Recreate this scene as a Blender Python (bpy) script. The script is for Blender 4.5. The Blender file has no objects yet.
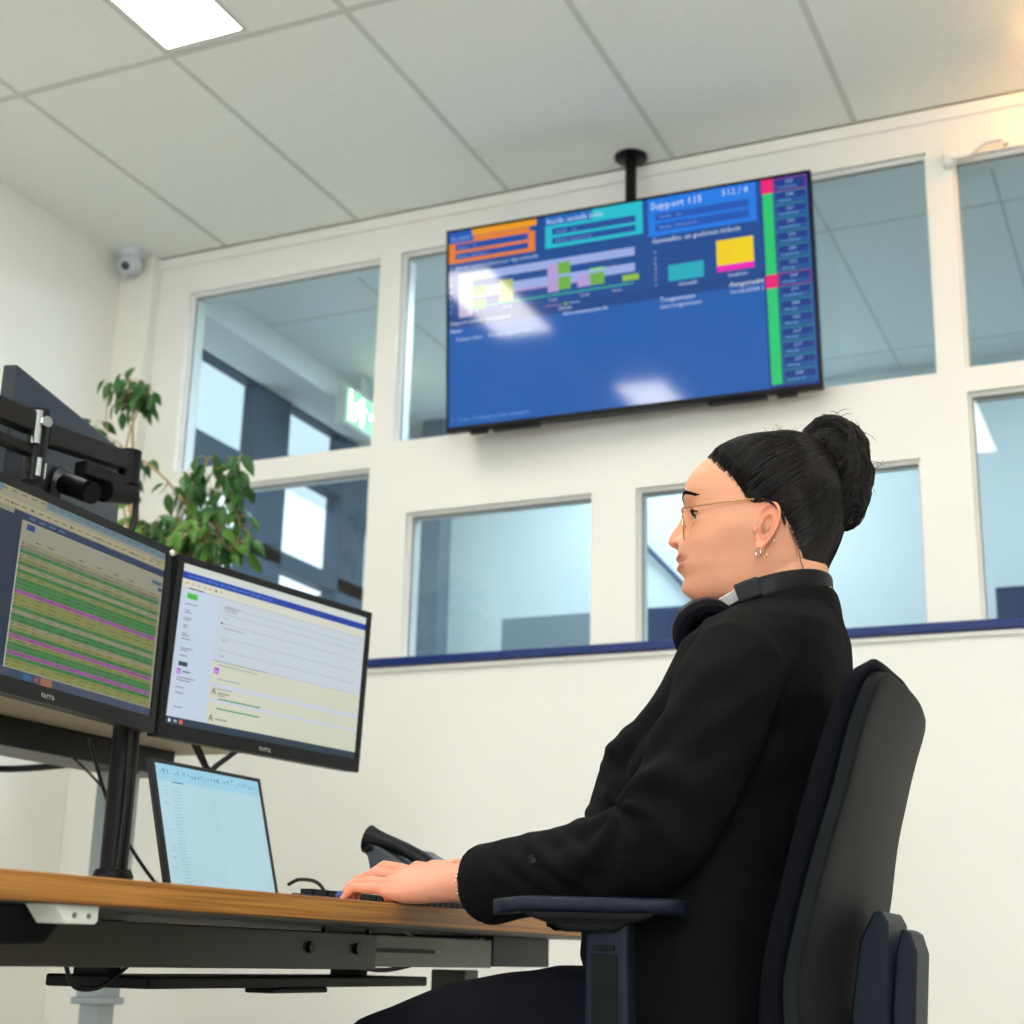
import bpy, bmesh, math, random
from mathutils import Vector, Matrix, Euler
from mathutils.bvhtree import BVHTree
random.seed(7)
PI=math.pi; S=math.sin; Co=math.cos; R=math.radians
C=bpy.context.scene.collection
FILL_L=75
KEY_F=100
ZF=-0.674          # floor height in the working frame (camera height is zero); everything is lifted at the end
ROOTS=[]
# ------------------------------------------------------------------ materials
def srgb(c):
    return tuple(((v/255)/12.92 if v/255<=0.04045 else (((v/255)+.055)/1.055)**2.4) for v in c)
def mat(name,col,rough=.5,metal=0,var=.04,scale=30,bump=0,bscale=200,coat=0,spec=.5,sss=0,emit=None,es=0,attr=None,trans=0,alpha=1,ior=1.45):
    m=bpy.data.materials.new(name); m.use_nodes=True; nt=m.node_tree; N=nt.nodes; L=nt.links
    b=N['Principled BSDF']; c=srgb(col)
    b.inputs['Roughness'].default_value=rough; b.inputs['Metallic'].default_value=metal
    b.inputs['Specular IOR Level'].default_value=spec; b.inputs['Coat Weight'].default_value=coat
    b.inputs['Transmission Weight'].default_value=trans; b.inputs['IOR'].default_value=ior
    b.inputs['Alpha'].default_value=alpha
    tc=N.new('ShaderNodeTexCoord')
    no=N.new('ShaderNodeTexNoise'); no.inputs['Scale'].default_value=scale; no.inputs['Detail'].default_value=4
    L.new(tc.outputs['Object'],no.inputs['Vector'])
    mx=N.new('ShaderNodeMix'); mx.data_type='RGBA'; mx.blend_type='MULTIPLY'; mx.inputs[0].default_value=1
    rp=N.new('ShaderNodeValToRGB'); rp.color_ramp.elements[0].position=.3; rp.color_ramp.elements[1].position=.7
    rp.color_ramp.elements[0].color=(1-var*2,1-var*2,1-var*2,1); rp.color_ramp.elements[1].color=(1,1,1,1)
    L.new(no.outputs['Fac'],rp.inputs['Fac']); L.new(rp.outputs['Color'],mx.inputs[7])
    if attr:
        at=N.new('ShaderNodeAttribute'); at.attribute_name=attr; L.new(at.outputs['Color'],mx.inputs[6])
    else: mx.inputs[6].default_value=(*c,1)
    L.new(mx.outputs[2],b.inputs['Base Color'])
    if sss:
        b.inputs['Subsurface Weight'].default_value=sss; b.inputs['Subsurface Radius'].default_value=(.012,.005,.003); b.inputs['Subsurface Scale'].default_value=1
    if bump:
        n2=N.new('ShaderNodeTexNoise'); n2.inputs['Scale'].default_value=bscale; n2.inputs['Detail'].default_value=3
        L.new(tc.outputs['Object'],n2.inputs['Vector'])
        bp=N.new('ShaderNodeBump'); bp.inputs['Strength'].default_value=bump; bp.inputs['Distance'].default_value=.002
        L.new(n2.outputs['Fac'],bp.inputs['Height']); L.new(bp.outputs['Normal'],b.inputs['Normal'])
    if emit is not None:
        b.inputs['Emission Color'].default_value=(*srgb(emit),1); b.inputs['Emission Strength'].default_value=es
    return m
M={}
M['wall']=mat('white_wall_paint',(241,240,234),.7,0,.012,3,.15,260)
M['frame']=mat('white_lacquer',(242,242,238),.42,0,.01,4)
M['tile']=mat('ceiling_tile',(238,243,238),.9,0,.02,60,.3,400)
M['grid']=mat('ceiling_grid',(206,212,205),.6,0,.02)
M['gap']=mat('shadow_gap_profile',(110,108,98),.6)
M['phone']=mat('dark_grey_phone_plastic',(62,70,74),.4,0,.04,40)
M['blue']=mat('blue_lacquer',(6,42,112),.35,0,.03,8)
M['floor']=mat('grey_floor',(168,165,156),.5,0,.05,12)
M['corr']=mat('corridor_wall_paint',(205,214,214),.8,0,.015,3)
M['corrb']=mat('corridor_greyblue_paint',(170,190,196),.8,0,.015,3)
M['facade']=mat('dark_blue_window_profile',(58,84,104),.45,0,.05,5)
M['blackm']=mat('black_metal',(7,7,9),.35,.4,.05)
M['blackp']=mat('black_plastic',(12,13,16),.45,0,.05,40,.1,500,spec=.22)
M['bezel']=mat('bezel_plastic',(20,23,27),.42,0,.05,40,spec=.3)
M['darkback']=mat('monitor_back_plastic',(30,38,46),.35,0,.05,20,.15,600)
M['chrome']=mat('chrome',(200,205,210),.15,1,.02)
M['steel']=mat('brushed_steel_link',(150,150,148),.35,1,.05,80)
M['midgrey']=mat('mid_grey_metal',(122,124,118),.45,.2,.05,10)
M['beam']=mat('grey_painted_beam',(82,80,74),.45,.2,.05,10)
M['leggrey']=mat('light_grey_leg',(172,184,190),.4,.2,.03,10)
M['whitep']=mat('white_plastic',(225,228,222),.4)
M['plate']=mat('pale_board',(200,192,170),.6)
M['cable']=mat('cable_rubber',(14,14,16),.5)
M['whitecable']=mat('pale_cable',(196,192,178),.5)
M['gold']=mat('gold_wire',(214,170,120),.2,1,.02)
M['silver']=mat('silver',(215,212,205),.2,1,.02)
M['blazer']=mat('black_wool',(9,11,13),.88,0,.15,60,.5,900,spec=.15)
M['shirt']=mat('black_jersey',(11,12,14),.9,0,.1,60,.2,900,spec=.1)
M['trouser']=mat('dark_navy_cloth',(13,14,24),.85,0,.1,60,.4,900,spec=.15)
M['cushion']=mat('black_upholstery',(10,12,20),.95,0,.15,90,.6,700,spec=.15)
M['shell']=mat('charcoal_shell_plastic',(16,20,23),.55,0,.08,60,.35,900,spec=.14)
M['armpl']=mat('slate_chair_plastic',(17,26,42),.5,0,.08,60,.3,900,spec=.25)
M['nail']=mat('blue_nail_polish',(52,92,170),.15,0,.02,30,coat=1)
M['lens']=None
M['leaf']=mat('leaf_green',(46,98,34),.4,0,.25,25)
M['leafl']=mat('leaf_light_green',(84,134,44),.45,0,.2,25)
M['stem']=mat('woody_stem',(176,150,106),.7,0,.1)
M['pot']=mat('grey_pot',(120,122,120),.6)
M['soil']=mat('soil',(52,38,28),.95,0,.3,60,.8,80)
M['hair']=mat('dark_brown_hair',(12,8,7),.85,0,.3,14,spec=.1)
M['strand']=mat('hair_strands',(22,13,10),.34,0,.5,22,spec=.3)
M['skin']=mat('skin',(220,170,140),.5,0,.02,40,.10,700,sss=.12,attr='tone',spec=.4)
M['eye']=mat('eye_white',(190,172,162),.15,0,.02,coat=1)
M['iris']=mat('brown_iris',(44,26,16),.1,coat=1)
M['lash']=mat('lash_black',(14,10,9),.7)
M['cam']=mat('camera_dome_white',(205,212,220),.3)
M['lensblack']=mat('camera_lens',(30,36,44),.1,coat=1)
M['outside']=mat('pale_blind_fabric',(186,204,210),.9)
M['tree']=mat('foliage_outside',(10,46,66),.9,0,.4,8)
M['furn']=mat('dark_blue_cabinet',(12,44,84),.5)
M['furng']=mat('grey_cabinet',(118,134,144),.6)
def glassmat(name,tint,fac=.10,rough=0.0):
    m=bpy.data.materials.new(name); m.use_nodes=True; nt=m.node_tree; N=nt.nodes; L=nt.links
    N.remove(N['Principled BSDF']); o=N['Material Output']
    t=N.new('ShaderNodeBsdfTransparent'); t.inputs[0].default_value=(*tint,1)
    g=N.new('ShaderNodeBsdfGlossy'); g.inputs['Roughness'].default_value=rough
    lw=N.new('ShaderNodeFresnel'); lw.inputs['IOR'].default_value=1.45
    no=N.new('ShaderNodeTexNoise'); no.inputs['Scale'].default_value=2
    mt=N.new('ShaderNodeMath'); mt.operation='MULTIPLY_ADD'; mt.inputs[1].default_value=.01; L.new(no.outputs['Fac'],mt.inputs[0]); L.new(lw.outputs[0],mt.inputs[2])
    ge=N.new('ShaderNodeNewGeometry'); sb=N.new('ShaderNodeMath'); sb.operation='SUBTRACT'; sb.inputs[0].default_value=1; L.new(ge.outputs['Backfacing'],sb.inputs[1]); ml=N.new('ShaderNodeMath'); ml.operation='MULTIPLY'; L.new(mt.outputs[0],ml.inputs[0]); L.new(sb.outputs[0],ml.inputs[1])
    mx=N.new('ShaderNodeMixShader'); L.new(ml.outputs[0],mx.inputs[0]); L.new(t.outputs[0],mx.inputs[1]); L.new(g.outputs[0],mx.inputs[2]); L.new(mx.outputs[0],o.inputs[0])
    return m
M['glass']=glassmat('window_glass',(.85,.915,.93))
M['facglass']=glassmat('facade_glass',(.96,.98,.99)); M['facglass2']=glassmat('tinted_facade_glass',(.72,.78,.80))
M['lens']=glassmat('spectacle_lens',(.97,.95,.9))
def screenmat(name,strength,rough,spec):
    m=bpy.data.materials.new(name); m.use_nodes=True; nt=m.node_tree; N=nt.nodes; L=nt.links
    b=N['Principled BSDF']; b.inputs['Base Color'].default_value=(.012,.012,.014,1); b.inputs['Roughness'].default_value=rough; b.inputs['Specular IOR Level'].default_value=spec
    at=N.new('ShaderNodeAttribute'); at.attribute_name='pix'; tc=N.new('ShaderNodeTexCoord'); no=N.new('ShaderNodeTexNoise'); no.inputs['Scale'].default_value=6
    mp=N.new('ShaderNodeMapRange'); mp.inputs[3].default_value=.94; mp.inputs[4].default_value=1.06
    L.new(tc.outputs['Object'],no.inputs['Vector']); L.new(no.outputs['Fac'],mp.inputs[0])
    mx=N.new('ShaderNodeVectorMath'); mx.operation='SCALE'; L.new(at.outputs['Color'],mx.inputs[0]); L.new(mp.outputs[0],mx.inputs['Scale'])
    L.new(mx.outputs[0],b.inputs['Emission Color']); b.inputs['Emission Strength'].default_value=strength
    return m
M['scr']=screenmat('monitor_picture',.95,.4,.25)
M['tvscr']=screenmat('television_picture',.90,.075,.42)
M['lapscr']=screenmat('laptop_picture',.95,.3,.3)
def emat(name,col,s):
    m=bpy.data.materials.new(name); m.use_nodes=True; b=m.node_tree.nodes['Principled BSDF']
    b.inputs['Base Color'].default_value=(.8,.8,.8,1); b.inputs['Emission Color'].default_value=(*srgb(col),1); b.inputs['Emission Strength'].default_value=s
    no=m.node_tree.nodes.new('ShaderNodeTexNoise'); mp=m.node_tree.nodes.new('ShaderNodeMapRange'); mp.inputs[3].default_value=.5; mp.inputs[4].default_value=.55
    m.node_tree.links.new(no.outputs['Fac'],mp.inputs[0]); m.node_tree.links.new(mp.outputs[0],b.inputs['Roughness'])
    return m
PANEL=21.0
M['panel']=emat('luminous_panel',(255,249,238),PANEL)
M['cpanel']=emat('corridor_luminous_panel',(228,240,252),21)
M['warm']=emat('warm_tube',(255,176,90),75)
M['greensign']=emat('green_sign_face',(40,170,90),2.0)
M['signwhite']=emat('sign_pictogram',(255,246,170),9.0)
# wood with grain along Y
def wood(name,c1,c2):
    m=mat(name,c1,.42,0,.05); nt=m.node_tree; N=nt.nodes; L=nt.links; b=N['Principled BSDF']
    tc=N.new('ShaderNodeTexCoord'); mp=N.new('ShaderNodeMapping'); mp.inputs['Scale'].default_value=(9,.9,60)
    n=N.new('ShaderNodeTexNoise'); n.inputs['Scale'].default_value=3; n.inputs['Detail'].default_value=6; n.inputs['Distortion'].default_value=.6
    r=N.new('ShaderNodeValToRGB'); r.color_ramp.elements[0].position=.35; r.color_ramp.elements[1].position=.66
    r.color_ramp.elements[0].color=(*srgb(c2),1); r.color_ramp.elements[1].color=(*srgb(c1),1)
    L.new(tc.outputs['Object'],mp.inputs[0]); L.new(mp.outputs[0],n.inputs['Vector']); L.new(n.outputs['Fac'],r.inputs['Fac']); L.new(r.outputs['Color'],b.inputs['Base Color'])
    return m
M['wood']=wood('oak_edge',(196,140,70),(142,90,38))
M['woodtop']=wood('oak_top',(206,156,92),(176,124,66))
# ------------------------------------------------------------------ mesh builder
class MB:
    def __init__(s): s.bm=bmesh.new(); s.mi=0
    def _f(s,vs):
        try: f=s.bm.faces.new(vs); f.material_index=s.mi; return f
        except ValueError: return None
    def box(s,c,d,rot=None,bev=0):
        t=bmesh.new(); bmesh.ops.create_cube(t,size=1)
        for v in t.verts: v.co=Vector((v.co.x*d[0],v.co.y*d[1],v.co.z*d[2]))
        if bev: bmesh.ops.bevel(t,geom=list(t.edges),offset=bev,segments=2,profile=.6,affect='EDGES')
        Mx=Matrix.Translation(Vector(c))@(rot.to_4x4() if rot is not None else Matrix.Identity(4))
        s.merge(t,Mx); return s
    def merge(s,t,Mx=Matrix.Identity(4)):
        mp={}
        for v in t.verts: mp[v]=s.bm.verts.new(Mx@v.co)
        for f in t.faces: s._f([mp[v] for v in f.verts])
        t.free()
    def bb(s,x0,x1,y0,y1,z0,z1,bev=0): return s.box(((x0+x1)/2,(y0+y1)/2,(z0+z1)/2),(abs(x1-x0),abs(y1-y0),abs(z1-z0)),None,bev)
    def loft(s,rings,cap=True,closed=True,loop=False):
        vr=[[s.bm.verts.new(Vector(p)) for p in r] for r in rings]; n=len(vr[0])
        pr=list(zip(vr,vr[1:]))+([(vr[-1],vr[0])] if loop else [])
        for a,b in pr:
            for i in range(n if closed else n-1):
                j=(i+1)%n; s._f([a[i],a[j],b[j],b[i]])
        if cap and not loop: s._f(vr[0][::-1]); s._f(vr[-1])
        return s
    def tube(s,pts,r,n=10,cap=True,flat=1.0,up=None):
        pts=[Vector(p) for p in pts]; rs=r if isinstance(r,(list,tuple)) else [r]*len(pts)
        rings=[]; t0=(pts[1]-pts[0]).normalized(); u=Vector(up) if up else (Vector((0,0,1)) if abs(t0.z)<.9 else Vector((1,0,0)))
        u=(u-t0*u.dot(t0)).normalized()
        for i,p in enumerate(pts):
            t=(pts[min(i+1,len(pts)-1)]-pts[max(i-1,0)]).normalized()
            u=(u-t*u.dot(t)).normalized(); w=t.cross(u)
            rings.append([p+(u*Co(2*PI*k/n)*flat+w*S(2*PI*k/n))*rs[i] for k in range(n)])
        return s.loft(rings,cap)
    def cyl(s,a,b,r0,r1=None,n=24): return s.tube([a,b],[r0,r1 if r1 is not None else r0],n)
    def lathe(s,prof,c,axis=(0,0,1),n=32,cap=True):
        ax=Vector(axis).normalized(); u=Vector((1,0,0)) if abs(ax.x)<.9 else Vector((0,1,0)); u=(u-ax*u.dot(ax)).normalized(); w=ax.cross(u); c=Vector(c)
        return s.loft([[c+ax*h+(u*Co(2*PI*k/n)+w*S(2*PI*k/n))*max(r,1e-5) for k in range(n)] for r,h in prof],cap)
    def ell(s,c,r,rot=None,nu=24,nv=14):
        c=Vector(c); rings=[]
        for j in range(1,nv):
            ph=PI*j/nv; rg=[]
            for k in range(nu):
                p=Vector((r[0]*S(ph)*Co(2*PI*k/nu),r[1]*S(ph)*S(2*PI*k/nu),-r[2]*Co(ph)))
                if rot is not None: p=rot@p
                rg.append(c+p)
            rings.append(rg)
        return s.loft(rings)
    def quad(s,a,b,c,d): return s._f([s.bm.verts.new(Vector(p)) for p in (a,b,c,d)])
    def prism(s,poly,fr,depth):
        o,ux,uy,n=fr; a=[s.bm.verts.new(o+ux*x+uy*y) for x,y in poly]; b=[s.bm.verts.new(o+ux*x+uy*y+n*depth) for x,y in poly]
        s._f(a[::-1]); s._f(b); k=len(a)
        for i in range(k): j=(i+1)%k; s._f([a[i],a[j],b[j],b[i]])
        return s
    def build(s,name,m,parent=None,smooth=True,bevel=0,sub=0,Mx=None,angle=40):
        me=bpy.data.meshes.new(name)
        if Mx is not None: bmesh.ops.transform(s.bm,matrix=Mx,verts=s.bm.verts)
        bmesh.ops.recalc_face_normals(s.bm,faces=s.bm.faces)
        s.bm.to_mesh(me); s.bm.free()
        for mm in (m if isinstance(m,list) else [m]): me.materials.append(M[mm] if isinstance(mm,str) else mm)
        o=bpy.data.objects.new(name,me); C.objects.link(o)
        if smooth: 
            me.shade_smooth()
            try: me.set_sharp_from_angle(angle=R(angle))
            except Exception: pass
        if bevel:
            b=o.modifiers.new('b','BEVEL'); b.width=bevel; b.segments=2; b.limit_method='ANGLE'; b.angle_limit=R(50)
        if sub:
            b=o.modifiers.new('s','SUBSURF'); b.levels=sub; b.render_levels=sub
        if parent is not None: o.parent=parent
        else: ROOTS.append(o)
        return o
def thing(name,label,cat,base,group=None):
    o=bpy.data.objects.new(name,None); C.objects.link(o); o.empty_display_size=.05
    o['base']=list(base); o['label']=label; o['category']=cat
    if group: o['group']=group
    ROOTS.append(o); return o
def tag(o,label,cat,group=None,base=None):
    o['label']=label; o['category']=cat
    if group: o['group']=group
    return o
def struct(o): o['kind']='structure'; return o
# ------------------------------------------------------------------ setting: room shell
def arealight(name,loc,rot,sx,sy,power,col):
    l=bpy.data.lights.new(name,'AREA'); l.shape='RECTANGLE'; l.size=sx; l.size_y=sy; l.energy=power; l.color=col
    o=bpy.data.objects.new(name,l); C.objects.link(o); o.location=(loc[0],loc[1],loc[2]-ZF); o.rotation_euler=rot; return o
XL=-3.626; YW=4.309; ZC=2.564; XR=2.6; YB=-2.2
struct(MB().bb(XL-.1,XR+.1,YB-.1,YW+.1,ZF-.1,ZF).build('floor','floor',smooth=False))
LY0,LY1,LZ0,LZ1=-2.0,-.95,.25,2.1
m=MB(); m.bb(XL-.12,XL,LY1,YW+.1,ZF,ZC+.05); m.bb(XL-.12,XL,YB-.1,LY0,ZF,ZC+.05); m.bb(XL-.12,XL,LY0,LY1,ZF,LZ0); m.bb(XL-.12,XL,LY0,LY1,LZ1,ZC+.05)
bmesh.ops.remove_doubles(m.bm,verts=m.bm.verts,dist=1e-5)
struct(m.build('wall_left','wall',smooth=False))
m=MB(); f=.05
m.bb(XL-.09,XL-.04,LY0,LY1,LZ0,LZ0+f); m.bb(XL-.09,XL-.04,LY0,LY1,LZ1-f,LZ1); 
for y in (LY0,LY1-f): m.bb(XL-.09,XL-.04,y,y+f,LZ0+f,LZ1-f)
w=struct(m.build('window_10','facade',smooth=False,bevel=.003))  # unseen window, added only to let the fill light in
MB().bb(XL-.068,XL-.062,LY0+.02,LY1-.02,LZ0+.02,LZ1-.02).build('glass_pane','facglass',w,smooth=False)
arealight('added_fill_left',(XL-.25,-1.47,1.2),(0,R(-90),0),1.8,1.0,FILL_L,(.93,.97,1.0))  # added fill light for the face, outside the added window
struct(MB().bb(XR,XR+.1,YB-.1,YW+.1,ZF,ZC+.05).build('wall_right','wall',smooth=False))
FX0,FX1,FZ0,FZ1=.1,1.1,.15,1.75
m=MB(); m.bb(XL-.1,FX0,YB-.1,YB,ZF,ZC+.05); m.bb(FX1,XR+.1,YB-.1,YB,ZF,ZC+.05); m.bb(FX0,FX1,YB-.1,YB,ZF,FZ0); m.bb(FX0,FX1,YB-.1,YB,FZ1,ZC+.05)
bmesh.ops.remove_doubles(m.bm,verts=m.bm.verts,dist=1e-5)
struct(m.build('wall_front','wall',smooth=False))
m=MB(); f=.04
m.bb(FX0,FX1,YB-.08,YB-.03,FZ0,FZ0+f); m.bb(FX0,FX1,YB-.08,YB-.03,FZ1-f,FZ1); m.bb(FX0,FX0+f,YB-.08,YB-.03,FZ0+f,FZ1-f); m.bb(FX1-f,FX1,YB-.08,YB-.03,FZ0+f,FZ1-f)
w=struct(m.build('window_11','facade',smooth=False,bevel=.003))  # unseen window, added as an opening for the key light
MB().bb(FX0+.02,FX1-.02,YB-.058,YB-.052,FZ0+.02,FZ1-.02).build('glass_pane','facglass',w,smooth=False)
arealight('added_key_front',(.6,YB-.3,.95),(R(90),0,0),1.0,1.6,KEY_F,(1.0,.985,.96))  # soft key from behind the camera, given an added window as source
# ceiling with its T-bar grid
m=MB(); m.bb(XL-.1,XR+.1,YB-.1,YW+.001,ZC,ZC+.08); m.mi=1
gx=[-3.17,-2.6,-2.0,-1.4,-.8,-.2,.4,1.0,1.6,2.2]; gy=[3.17,1.97,.77,-.43,-1.63]
for x in gx: m.bb(x-.010,x+.010,YB,YW,ZC-.002,ZC+.001)
for y in gy: m.bb(XL,XR,y-.012,y+.012,ZC-.0025,ZC+.001)
struct(m.build('ceiling',['tile','grid'],smooth=False))
# partition wall with window openings
OPEN={1:(-3.33,-2.503,1.690,2.402),2:(-3.33,-2.503,.937,1.610),3:(-2.418,-1.55,1.693,2.408),4:(-1.47,-.590,1.690,2.420),
      5:(-2.353,-1.685,.937,1.434),6:(-1.535,-.658,.937,1.434),7:(-.513,.36,1.695,2.385),8:(-.513,.36,.937,1.620)}
X0,X1=-3.626,XR
m=MB()
xs=sorted({X0,X1,*[v for o in OPEN.values() for v in o[:2]]}); zs=sorted({ZF,ZC,*[v for o in OPEN.values() for v in o[2:]]})
for i in range(len(xs)-1):
    run=None
    for j in range(len(zs)-1):
        cx=(xs[i]+xs[i+1])/2; cz=(zs[j]+zs[j+1])/2
        inside=any(o[0]<cx<o[1] and o[2]<cz<o[3] for o in OPEN.values())
        if not inside and run is None: run=zs[j]
        if run is not None and (inside or j==len(zs)-2):
            top=zs[j] if inside else zs[j+1]
            m.bb(xs[i],xs[i+1],YW,YW+.11,run,top); run=None
bmesh.ops.remove_doubles(m.bm,verts=m.bm.verts,dist=1e-5)
struct(m.build('wall_back','frame',smooth=False))
for k,(a,b,z0,z1) in OPEN.items():
    t=.009; y0=YW+.022; y1=YW+.075
    m=MB()
    m.bb(a,a+t,y0,y1,z0,z1); m.bb(b-t,b,y0,y1,z0,z1); m.bb(a+t,b-t,y0,y1,z1-t,z1); m.bb(a+t,b-t,y0,y1,z0,z0+t)
    w=struct(m.build('window_%d'%k,'frame',smooth=False,bevel=.002))
    MB().bb(a+t*.6,b-t*.6,YW+.042,YW+.048,z0+t*.6,z1-t*.6).build('glass_pane','glass',w,smooth=False)
    g=MB(); gg=.0025
    g.bb(a+t,a+t+gg,YW+.036,YW+.042,z0+t,z1-t); g.bb(b-t-gg,b-t,YW+.036,YW+.042,z0+t,z1-t); g.bb(a+t,b-t,YW+.036,YW+.042,z1-t-gg,z1-t)
    g.build('gasket','gap',w,smooth=False)
struct(MB().bb(-3.626,-3.475,YW-.05,YW,ZF,ZC).build('trim_1','wall',smooth=False,bevel=.004))
struct(MB().bb(-3.475,XR,YW-.030,YW+.05,.910,.9355).build('trim_2','blue',smooth=False,bevel=.002))
struct(MB().bb(-3.475,XR,YW-.016,YW,.893,.905).build('trim_3','frame',smooth=False,bevel=.002))
struct(MB().bb(-3.475,XR,YW-.012,YW,2.516,ZC-.006).build('trim_4','frame',smooth=False,bevel=.002))
struct(MB().bb(-3.475,XR,YW-.010,YW,ZC-.006,ZC).build('trim_5','gap',smooth=False))  # grey strip stands in for the shaded gap under the ceiling
struct(MB().bb(XL,XL+.012,YB,YW-.05,ZF,ZF+.08).build('baseboard_left','frame',smooth=False,bevel=.002))
struct(MB().bb(-3.475,XR,YW-.012,YW,ZF,ZF+.08).build('baseboard_back','frame',smooth=False,bevel=.002))
# ------------------------------------------------------------------ corridor behind the partition
YC=6.5; FX=-3.66; YE=8.4
struct(MB().bb(FX-.1,XR+.1,YW+.11,YE,ZF-.1,ZF).build('floor','floor',smooth=False))
m=MB(); m.bb(-3.44,XR+.1,YW+.11,YE,ZC,ZC+.08); m.mi=1
for y in (5.0,6.2,7.4): m.bb(-3.44,XR,y-.005,y+.005,ZC-.002,ZC)
for x in (-2.84,-2.24,-1.64,-1.04,-.44,.16): m.bb(x-.005,x+.005,YW+.11,YE,ZC-.002,ZC)
struct(m.build('ceiling',['tile','grid'],smooth=False))
struct(MB().bb(FX-.02,-3.44,YW+.11,YE,2.44,ZC+.08).build('trim_6','frame',smooth=False))          # soffit over the facade windows
# far wall only right of the facade zone: corridor side wall
struct(MB().bb(-3.25,XR+.1,6.42,6.52,ZF,ZC+.02).build('wall_corridor','corr',smooth=False))
struct(MB().bb(XR,XR+.1,YW+.11,YE,ZF,ZC).build('wall_corridor_right','corr',smooth=False))
struct(MB().bb(FX,-3.25,YE-.1,YE,ZF,ZC).build('wall_corridor_end','corrb',smooth=False))
# glazed facade wall with dark profiles
m=MB(); D=.09; fx0=FX-D
def fb(y0,y1,z0,z1): m.bb(fx0,FX,y0,y1,z0,z1)
fb(YW+.11,YE,2.44,2.56); fb(YW+.11,YE,ZF,.55); fb(YW+.11,YE,1.66,1.735)
for (a,b) in ((4.42,4.50),(5.303,5.56),(6.05,6.30),(7.0,7.1),(8.3,8.4)): fb(a,b,.55,2.44)
fb(4.50,5.303,1.96,2.085); fb(5.56,6.05,2.13,2.19); fb(6.30,7.0,2.05,2.15); fb(7.1,8.3,2.05,2.15)
struct(m.build('wall_facade','facade',smooth=False,bevel=.004))
m=MB()
for (a,b) in ((4.50,5.303),(5.56,6.05),(6.30,7.0),(7.1,8.3)):
    m.mi=1; m.bb(FX-.05,FX-.044,a,b,2.05,2.44); m.mi=0; m.bb(FX-.05,FX-.044,a,b,.55,2.13 if a==5.56 else 1.96)
struct(m.build('window_9',['facglass','facglass2'],smooth=False))
# foliage outside
rr=random.Random(3)
def tree(cx,cy,z0,z1,w,label):
    t=thing('tree',label,'tree',(cx,cy,ZF))
    m=MB()
    for i in range(420):
        p=Vector((cx+rr.gauss(0,w*.3),cy+rr.gauss(0,w*.45),rr.uniform(z0,z1))); a=rr.uniform(.04,.11)
        e=Euler((rr.uniform(0,6),rr.uniform(0,6),rr.uniform(0,6))).to_matrix()
        m._f([m.bm.verts.new(p+e@Vector(q)) for q in ((a,0,0),(0,a*.5,0),(-a,0,0),(0,-a*.5,0))])
    m.build('foliage','tree',t,smooth=False)
    MB().tube([(cx,cy,ZF),(cx+.05,cy,(z0+z1)/2-.3),(cx,cy,z1-.1)],[.06,.05,.02],8).build('trunk','tree',t)
tree(-5.0,8.1,-.2,2.0,1.0,'dark tree outside, seen through the lowest left pane beneath the bright opening')
tree(-4.6,6.3,.1,1.85,.8,'dark tree outside, seen just right of the potted plant behind the left pane')
# corridor furniture seen low through the panes
tag(MB().bb(-2.77,-2.35,6.0,6.40,ZF,1.455).build('cabinet','furng',smooth=False,bevel=.004),'grey cabinet top showing low in the middle lower window','cabinet')
tag(MB().bb(-2.25,-1.55,6.02,6.40,ZF,1.46).build('cabinet','furn',smooth=False,bevel=.004),'dark blue cabinet top showing low in the window behind the headphones','cabinet')
tag(MB().bb(-.66,.1,6.02,6.40,ZF,1.44).build('cabinet','furn',smooth=False,bevel=.004),'dark blue cabinet top at the lower right edge of the picture','cabinet')
struct(MB().bb(-3.37,-3.25,6.30,6.52,ZF,ZC).build('trim_7','furng',smooth=False))
tag(MB().tube([(-2.28,6.38,1.90),(-1.88,6.38,1.46)],.012,8).build('handrail','furn'),'dark slanting handrail behind the window in front of the face','handrail')
# corridor lights
def ceil_light(x0,x1,y0,y1,label,grp,pm='panel',z=ZC):
    t=thing('ceiling_light',label,'ceiling light',((x0+x1)/2,(y0+y1)/2,z),grp)
    f=.012; m=MB()
    m.bb(x0-f,x1+f,y0-f,y0,z-.006,z+.02); m.bb(x0-f,x1+f,y1,y1+f,z-.006,z+.02); m.bb(x0-f,x0,y0,y1,z-.006,z+.02); m.bb(x1,x1+f,y0,y1,z-.006,z+.02)
    m.build('frame','grid',t,smooth=False)
    MB().bb(x0,x1,y0,y1,z-.004,z+.004).build('diffuser',pm,t,smooth=False)
ceil_light(-2.58,-2.32,2.2,3.13,'rectangular luminous ceiling panel at the top left of the ceiling','ceiling panels')
ceil_light(-2.30,-2.04,.02,1.14,'luminous ceiling panel seen only as the lower reflection in the television','ceiling panels')
ceil_light(-1.05,-.79,.98,2.12,'luminous ceiling panel seen only reflected in the far right lower window','ceiling panels')
ceil_light(.75,1.01,.98,2.12,'added luminous ceiling panel, unseen outside the picture on the right','ceiling panels')  # unseen panel added for more light on the woman
ceil_light(.75,1.01,-1.3,-.15,'added luminous ceiling panel, unseen behind the viewer on the right','ceiling panels')  # another unseen panel added to light the room from behind
ceil_light(-2.4,-1.5,5.0,6.0,'added cool luminous panel, unseen in the corridor ceiling on the left','added corridor panels','cpanel')  # unseen panel, made large to brighten the corridor
ceil_light(-.1,.5,5.2,5.8,'added cool luminous panel, unseen in the corridor ceiling on the right','added corridor panels','cpanel')  # second unseen panel added for corridor light
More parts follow.
